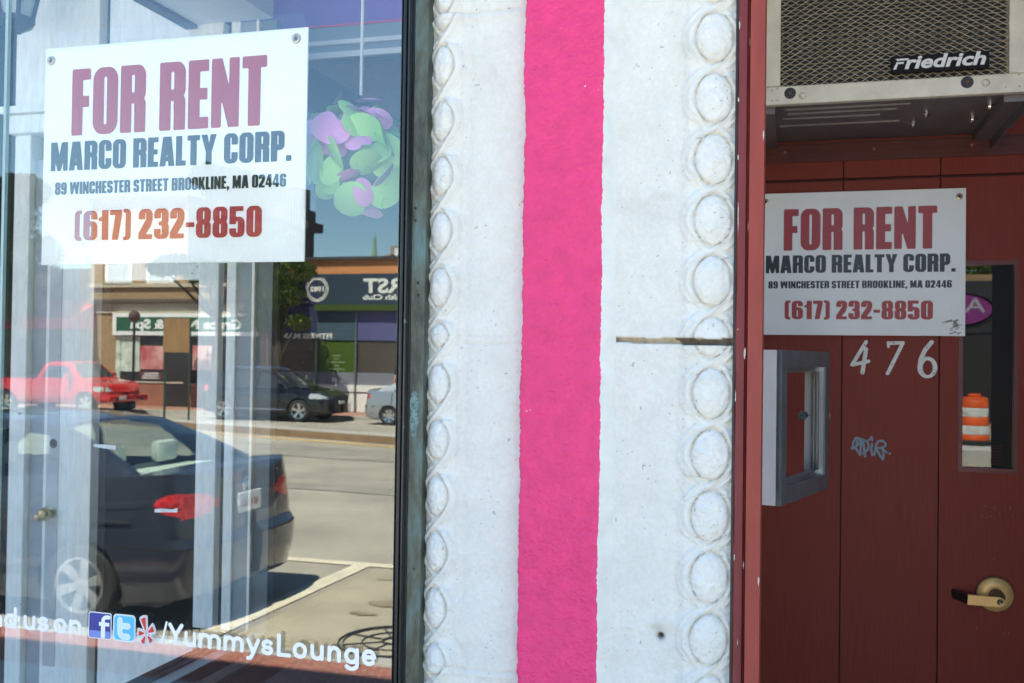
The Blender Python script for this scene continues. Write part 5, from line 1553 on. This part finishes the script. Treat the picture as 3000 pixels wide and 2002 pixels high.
for sgn in (-1, 1):
    for k in range(11):
        a = R(-78 + k * 13.5)
        cx, cz = -17.0 + sgn * .41 * math.cos(a), 4.10 + .41 * math.sin(a)
        t_ = Vector((-sgn * math.sin(a), 0, math.cos(a))); n_ = Vector((sgn * math.cos(a), 0, math.sin(a)))
        for off in (.035, -.035):
            c_ = Vector((cx, FY + .104, cz)) + n_ * off
            d_ = (t_ + n_ * (.55 if off > 0 else -.55)).normalized(); e_ = Vector((-d_.z, 0, d_.x))
            lau.poly([c_ - d_ * .06, c_ + e_ * .028, c_ + d_ * .07, c_ - e_ * .028])
lau.poly([(-17.03, FY + .104, 3.62), (-16.97, FY + .104, 3.62), (-16.94, FY + .104, 3.72), (-17.06, FY + .104, 3.72)])
lau.build('laurel_emblem', LET, club)
MB().box(-19.0, -16.98, FY + .01, FY + .04, 1.03, 2.209).build('shop_glass', pm('maroon_glass', (.05, .016, .018), .15, noise=(1.2, .5)), club)
po_ = MB().box(-16.96, -15.40, FY + .01, FY + .04, 1.03, 2.209).build('green_poster', pm('poster_green', (.055, .10, .006), .4), club)
for k, w in enumerate((.36, .2, .62, .2, .66)):
    facade_text('xxxxxxxx'[:4 + k], -16.18 + w / 2, -16.18 - w / 2, 1.66 - k * .125, .09, FY + .043) if 0 else MB().box(-16.18 - w / 2, -16.18 + w / 2, FY + .041, FY + .044, 1.62 - k * .125, 1.665 - k * .125).build('poster_line', pm('poster_line', (.20, .28, .16), .5), po_)
MB().box(-15.38, -5.1, FY + .01, FY + .04, 1.03, 2.209).build('shop_glass', pm('brown_glass', (.085, .07, .055), .25, noise=(.8, .3)), club)
MB().box(-19.0, -5.1, FY + .02, FY + .07, .57, 1.028).build('grey_band', pm('band_grey', (.20, .21, .24), .6), club)
MB().box(-19.0, -5.1, FY + .02, FY + .12, .32, .568).box(-19.0, -5.1, FY + .02, FY + .09, -.42, .27).build('white_base', pm('base_white', (.80, .79, .74), .6), club)
MB().box(-19.0, -5.1, FY + .02, FY + .05, .271, .319).build('base_groove', pm('groove_grey', (.12, .12, .12), .8), club)
mu = MB()
for x in (-18.72, -16.97, -15.38, -11.5, -9.4):
    mu.box(x - .035, x + .035, FY + .121, FY + .16, -.42, 3.28 if x > -16.9 else 2.2)
mu.build('mullion', pm('grey_metal', (.22, .22, .23), .4, .6), club)

aw = thing('corner_shop_building', 'dark brick corner shop under a bright red awning beside the yellow brick shops', 'building', (0, 0, 0))
MB().box(-40, -27.1, FY - 9, FY - .2, -.7, 5.0).build('wall', DARK_BRICK, aw)
MB().prism([(-40, FY - .2, 3.75), (-40, FY + 1.3, 2.95), (-40, FY + 1.3, 2.55), (-40, FY - .2, 2.55)], (13.3, 0, 0)).build('awning', pm('awning_red', (.42, .022, .02), .7), aw)
MB().box(-40, -27.2, FY - .2, FY - .1, 2.2, 2.5).build('green_strip', pm('sign_green', (.022, .10, .052), .4), aw)
MB().box(-39, -27.4, FY - .2, FY - .12, .1, 2.19).build('shop_window', pm('shop_dark', (.03, .028, .027), .2), aw)
tw = thing('brick_tower', 'dark brick chimney tower with a stepped cap rising behind the low club building', 'tower', (0, 0, 0))
MB().box(-39, -32.5, -62, -60, -1, 10.2).box(-39, -31.9, -62.2, -59.8, 10.2, 10.8).box(-39, -32.4, -62, -60, 10.8, 11.7).box(-39, -32.75, -61.8, -60.2, 11.7, 13.2).build('shaft', DARK_BRICK, tw)
sp_ = thing('church_spire', 'thin green copper spire far off above the club roof', 'spire', (-27.0, -60, 0))
MB().tube([(0, 0, -1), (0, 0, 6.8), (0, 0, 8.4), (0, 0, 9.3), (0, 0, 9.9)], [.5, .35, .18, .10, .02], 8).tube([(0, 0, 9.2), (0, 0, 9.45)], [.14, .12], 8).build('spire_body', pm('copper_green', (.20, .33, .22), .7), sp_)
fb = thing('flat_block', 'pale brown flat roofed block far off at the right edge of the window reflection', 'building', (0, 0, 0))
MB().box(-26.2, -18, -66, -60, -1, 8.4).box(-25.8, -18, -66, -59.9, 8.4, 8.98).build('wall', pm('block_brown', (.30, .24, .19), .8), fb)
wb = MB()
for k in range(4):
    wb.box(-25.5 + k * 1.1, -25.1 + k * 1.1, -59.9, -59.86, 8.3, 8.8)
wb.build('window', pm('window_white', (.78, .78, .75), .5), fb)
ov = thing('salon_building', 'dark fronted shop with a purple oval sign, seen in the red door window', 'building', (0, 0, 0))
MB().box(-2, 16, -46, -34.8, -1, 4.95).build('wall', YELLOW_BRICK, ov)
MB().box(-2, 16, -34.8, -34.6, 2.8, 4.7).build('fascia', pm('fascia_black', (.03, .03, .035), .5), ov)
MB().box(-2, 16, -34.8, -34.65, -.4, 2.79).build('shop_window', pm('shop_dark', (.03, .028, .027), .2), ov)
f_ = lambda k: (lambda x, y: (np.hypot(x / 1.30, y / .62) - 1) * .62 + k)
osn = shape_to_mb(MB(), sdf_faces(f_(0), -1.4, 1.4, -.7, .7, 40), lambda u, v, d: (5.85 + u, -34.55 - d, 3.65 + v), depth=.05)
osn = osn.build('oval_sign', pm('sign_rim_pink', (.75, .50, .62), .5), ov)
shape_to_mb(MB(), sdf_faces(f_(.06), -1.4, 1.4, -.7, .7, 40), lambda u, v, d: (5.85 + u, -34.545, 3.65 + v)).build('sign_field', pm('sign_purple', (.22, .03, .20), .5), osn)
facade_text('Allu', 6.80, 5.2, 3.55, .75, -34.54, .006).build('lettering', pm('sign_grey', (.42, .40, .46), .5), osn)
facade_text('SALON', 6.1, 5.55, 3.32, .16, -34.54).build('lettering', pm('sign_pale', (.75, .65, .70), .5), osn)

# ------------------------------------------------------------------ street furniture, trees, person, barrel
def leaf_cloud(seed, clumps, n, size):
    rr = random.Random(seed); mb_ = MB()
    for (cx, cy, cz, rx, ry, rz_) in clumps:
        for k in range(int(n * rx * ry)):
            while True:
                p = Vector((rr.uniform(-1, 1), rr.uniform(-1, 1), rr.uniform(-1, 1)))
                if .25 < p.length < 1: break
            p = Vector((cx + p.x * rx, cy + p.y * ry, cz + p.z * rz_))
            a = Vector((rr.gauss(0, 1), rr.gauss(0, 1), rr.gauss(0, 1))).normalized(); b_ = a.orthogonal().normalized()
            s = size * rr.uniform(.6, 1.4)
            mb_.poly([p - a * s, p + b_ * s * .5, p + a * s, p - b_ * s * .5])
    return mb_
def tree(label, loc, height, clumps, seed, mat):
    t = thing('street_tree', label, 'tree', loc, 0, 'trees across the street')
    tk = MB().tube([(0, 0, -.3), (.05, .02, height * .3), (-.03, .05, height * .6), (0, 0, height * .85)], [.16, .12, .08, .03], 8)
    for c in clumps[:6]:
        tk.tube([(0, 0, height * .34), (c[0] * .5, c[1] * .5, (c[2] + height * .34) / 2), (c[0], c[1], c[2])], [.07, .05, .015], 6)
    tk.build('trunk', pm('bark', (.07, .05, .035), .9, noise=(14, .3)), t)
    leaf_cloud(seed, clumps, 1500, .10).build('crown', mat, t)
    return t
LEAF = pm('leaves_bright', (.105, .155, .022), .55, noise=(1.6, .35)); LEAF2 = pm('leaves_dark', (.050, .105, .020), .6, noise=(1.2, .4))
tree('bright green street tree in front of the navy club banner', (-17.3, -29.6, -.42), 5.2, [(-.6, 0, 3.4, .9, .7, .6), (.2, .2, 4.2, .9, .7, .55), (.6, .1, 5.0, .8, .7, .5), (-.7, .1, 4.6, .9, .8, .7), (-.3, 0, 5.9, 1.0, .8, .7), (.9, .2, 3.2, .45, .4, .3), (-1.4, 0, 5.4, .8, .8, .8)], 3, LEAF)
tree('tall dark green tree whose top shows over the yellow brick shops', (-19.9, -29.9, -.42), 9.5, [(.5, 0, 8.0, 1.2, 1.1, .8), (-1.5, .2, 5.3, .9, .7, .40), (-.4, .3, 5.0, .8, .7, .5), (-2.2, .2, 5.15, .6, .6, .3), (1.4, 0, 7.8, 1.0, .9, .7), (-.5, 0, 8.5, .7, .7, .5), (.3, .2, 6.4, .9, .8, .6)], 5, LEAF2)
tree('large dark tree at the left edge of the window reflection', (-28.6, -29.8, -.42), 8.5, [(-.4, 0, 4.2, 1.6, 1.2, 1.0), (.3, 0, 5.8, 1.5, 1.3, 1.0), (-.6, .2, 7.2, 1.5, 1.3, 1.0), (-1.8, 0, 5.6, 1.5, 1.2, 1.2), (.1, 0, 8.2, 1.2, 1.0, .7), (-2.4, 0, 7.4, 1.4, 1.2, 1.1)], 8, LEAF2)
tree('green tree standing behind the purple oval sign', (5.5, -50, -1), 10, [(0, 0, 7.6, 2.6, 1.6, 1.6), (3, 0, 7.4, 2.4, 1.6, 1.6)], 9, LEAF)

lamp = thing('street_lamp', 'slender black street lamp with a brown globe on the far pavement', 'street lamp', (-23.1, -29.5, -.42))
MB().tube([(0, 0, 0), (0, 0, .4), (0, 0, .45), (0, 0, 3.2)], [.11, .10, .05, .045], 10).build('post', IRON, lamp)
MB().lathe([(.0, .22), (.12, .18), (.20, .06), (.21, 0), (.19, -.09), (.10, -.18), (.06, -.21)], (0, 0, 3.40), (0, 0, 1), 24).build('globe', pm('amber_globe', (.10, .055, .045), .12, coat=.8), lamp, smooth=True)
bs = thing('notice_board', 'brown wooden notice board on a green post on the median', 'sign', (-17.80, -23.8, -.30))
MB().tube([(0, 0, 0), (0, 0, 2.8)], .035, 8).build('post', pm('post_green', (.03, .06, .035), .5), bs)
MB().bbox(-.03, .88, .03, .08, 1.98, 2.98, .01).build('board', pm('brown_ply', (.30, .165, .065), .7, noise=(3, .3), scale=(6, 1, .5)), bs)
MB().tube([(.86, .055, -.1), (.86, .055, 2.98)], .03, 8).build('post', pm('post_green', (.03, .06, .035), .5), bs)

gr_ = thing('ring_shadow', 'round ring-and-spoke shadow built as thin dark bars flat on the worn paving', 'shadow', (-2.60, -4.62, zroad(-4.62) + .004))  # a cast shadow of rings and spokes, modelled as flat dark bars
SHADOW_DARK = pm('shadow_dark', (.020, .018, .020), .7)
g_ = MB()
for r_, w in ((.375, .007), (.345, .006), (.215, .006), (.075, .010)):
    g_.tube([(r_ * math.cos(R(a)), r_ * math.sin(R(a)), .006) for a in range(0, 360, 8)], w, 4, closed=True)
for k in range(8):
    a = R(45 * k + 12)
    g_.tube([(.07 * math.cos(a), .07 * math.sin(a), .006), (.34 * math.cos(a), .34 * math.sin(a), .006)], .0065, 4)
g_.build('shadow_bars', SHADOW_DARK, gr_)

isl = structure(MB().bbox(.5, 9, -18.2, -15.8, -.9, .05, .03).build('traffic_island', CONCRETE))
dr = thing('traffic_barrel', 'orange and white striped traffic barrel reflected in the door window', 'traffic barrel', (3.57, -16.9, .05))
dr.scale = (1, 1, .81)
OR = pm('safety_orange', (.80, .11, .015), .5, noise=(7, .15)); WH = pm('reflective_white', (.66, .65, .60), .4, noise=(9, .25))
bands = [(.12, .26, .285, OR, 'orange_band'), (.26, .48, .275, WH, 'white_band'), (.48, .70, .268, OR, 'orange_band'), (.70, .92, .262, WH, 'white_band'), (.92, 1.12, .255, OR, 'orange_band')]
for z0, z1, r_, mat, nm in bands:
    MB().lathe([(r_ - .01, z0), (r_, z0 + .01), (r_, z1 - .012), (r_ - .01, z1)], (0, 0, 0), (0, 0, 1), 32).build(nm, mat, dr, smooth=40)
MB().lathe([(.33, .0), (.36, .03), (.36, .09), (.30, .12), (.27, .12)], (0, 0, 0), (0, 0, 1), 32).build('rubber_base', pm('tyre_rubber', (.022, .021, .021), .85), dr, smooth=40)
MB().lathe([(.245, 1.12), (.25, 1.15), (.24, 1.18), (.0, 1.19)], (0, 0, 0), (0, 0, 1), 32).bbox(-.12, .12, -.025, .025, 1.19, 1.27, .02).build('barrel_top', OR, dr, smooth=40)

# woman walking on the far pavement
def skinned(verts, edges, radii, name, mat, parent, root=0, sub=2):
    me = bpy.data.meshes.new(name)
    me.from_pydata(verts, edges, [])
    o = bpy.data.objects.new(name, me); COL.objects.link(o)
    o.modifiers.new('skin', 'SKIN')
    for v, r_ in zip(me.skin_vertices[0].data, radii):
        v.radius = (r_, r_) if not isinstance(r_, tuple) else r_
    me.skin_vertices[0].data[root].use_root = True
    s = o.modifiers.new('sub', 'SUBSURF'); s.levels = sub; s.render_levels = sub
    dg = bpy.context.evaluated_depsgraph_get()
    m2 = bpy.data.meshes.new_from_object(o.evaluated_get(dg))
    m2.name = name
    bpy.data.objects.remove(o)
    m2.polygons.foreach_set('use_smooth', [True] * len(m2.polygons))
    m2.materials.clear(); m2.materials.append(mat)
    return link(name, m2, parent)
pe = thing('person', 'woman with dark hair in an orange top walking behind the silver car', 'person', (-13.05, -30.3, -.42), R(10))
SKIN = pm('skin', (.48, .26, .17), .5)
V = [(0, 0, .92), (0, 0, 1.10), (0, 0, 1.30), (.01, 0, 1.41), (.02, 0, 1.47), (.03, 0, 1.55), (.03, 0, 1.66),
     (0, .10, .90), (.10, .10, .50), (.02, .10, .08), (.12, .10, .04), (0, -.10, .90), (-.10, -.10, .50), (-.25, -.10, .10), (-.16, -.10, .04),
     (0, .17, 1.38), (-.04, .21, 1.12), (.08, .20, .90), (.11, .19, .82), (0, -.17, 1.38), (.03, -.21, 1.12), (.17, -.20, .92), (.20, -.19, .84)]
Ed = [(0, 1), (1, 2), (2, 3), (3, 4), (4, 5), (5, 6), (0, 7), (7, 8), (8, 9), (9, 10), (0, 11), (11, 12), (12, 13), (13, 14), (3, 15), (15, 16), (16, 17), (17, 18), (3, 19), (19, 20), (20, 21), (21, 22)]
Ra = [.13, .105, .125, .09, .05, .085, .08, .085, .058, .04, .03, .085, .058, .04, .03, .05, .04, .028, .022, .05, .04, .028, .022]
skinned(V, Ed, Ra, 'body', SKIN, pe)
skinned([(0, 0, .98), (0, 0, 1.12), (0, 0, 1.28), (0, 0, 1.37), (0, .13, 1.385), (0, -.13, 1.385)], [(0, 1), (1, 2), (2, 3), (3, 4), (3, 5)], [.145, .120, .140, .105, .055, .055], 'top', pm('orange_top', (.62, .20, .10), .8), pe)
skinned([(0, 0, .95), (0, .10, .88), (.10, .10, .50), (.03, .10, .14), (0, -.10, .88), (-.10, -.10, .50), (-.23, -.10, .14)], [(0, 1), (1, 2), (2, 3), (0, 4), (4, 5), (5, 6)], [.145, .098, .070, .055, .098, .070, .055], 'trousers', pm('dark_trousers', (.03, .035, .06), .8), pe)
skinned([(-.01, 0, 1.68), (-.06, 0, 1.60), (-.085, 0, 1.46), (-.09, 0, 1.34)], [(0, 1), (1, 2), (2, 3)], [.098, .095, .07, .04], 'hair', pm('dark_hair', (.025, .015, .010), .6), pe)
fc = MB()
for y in (-.030, .030):
    fc.lathe([(0, .006), (.010, .003), (.012, 0)], (.108, y, 1.605), (1, 0, 0), 10)
fc.build('eyes', pm('eye_dark', (.03, .02, .02), .3), pe)
MB().prism([(.105, -.012, 1.565), (.105, .012, 1.565), (.112, 0, 1.615)], (.020, 0, -.004)).box(.100, .112, -.022, .022, 1.520, 1.530).build('nose_and_mouth', pm('lip', (.42, .16, .13), .5), pe)
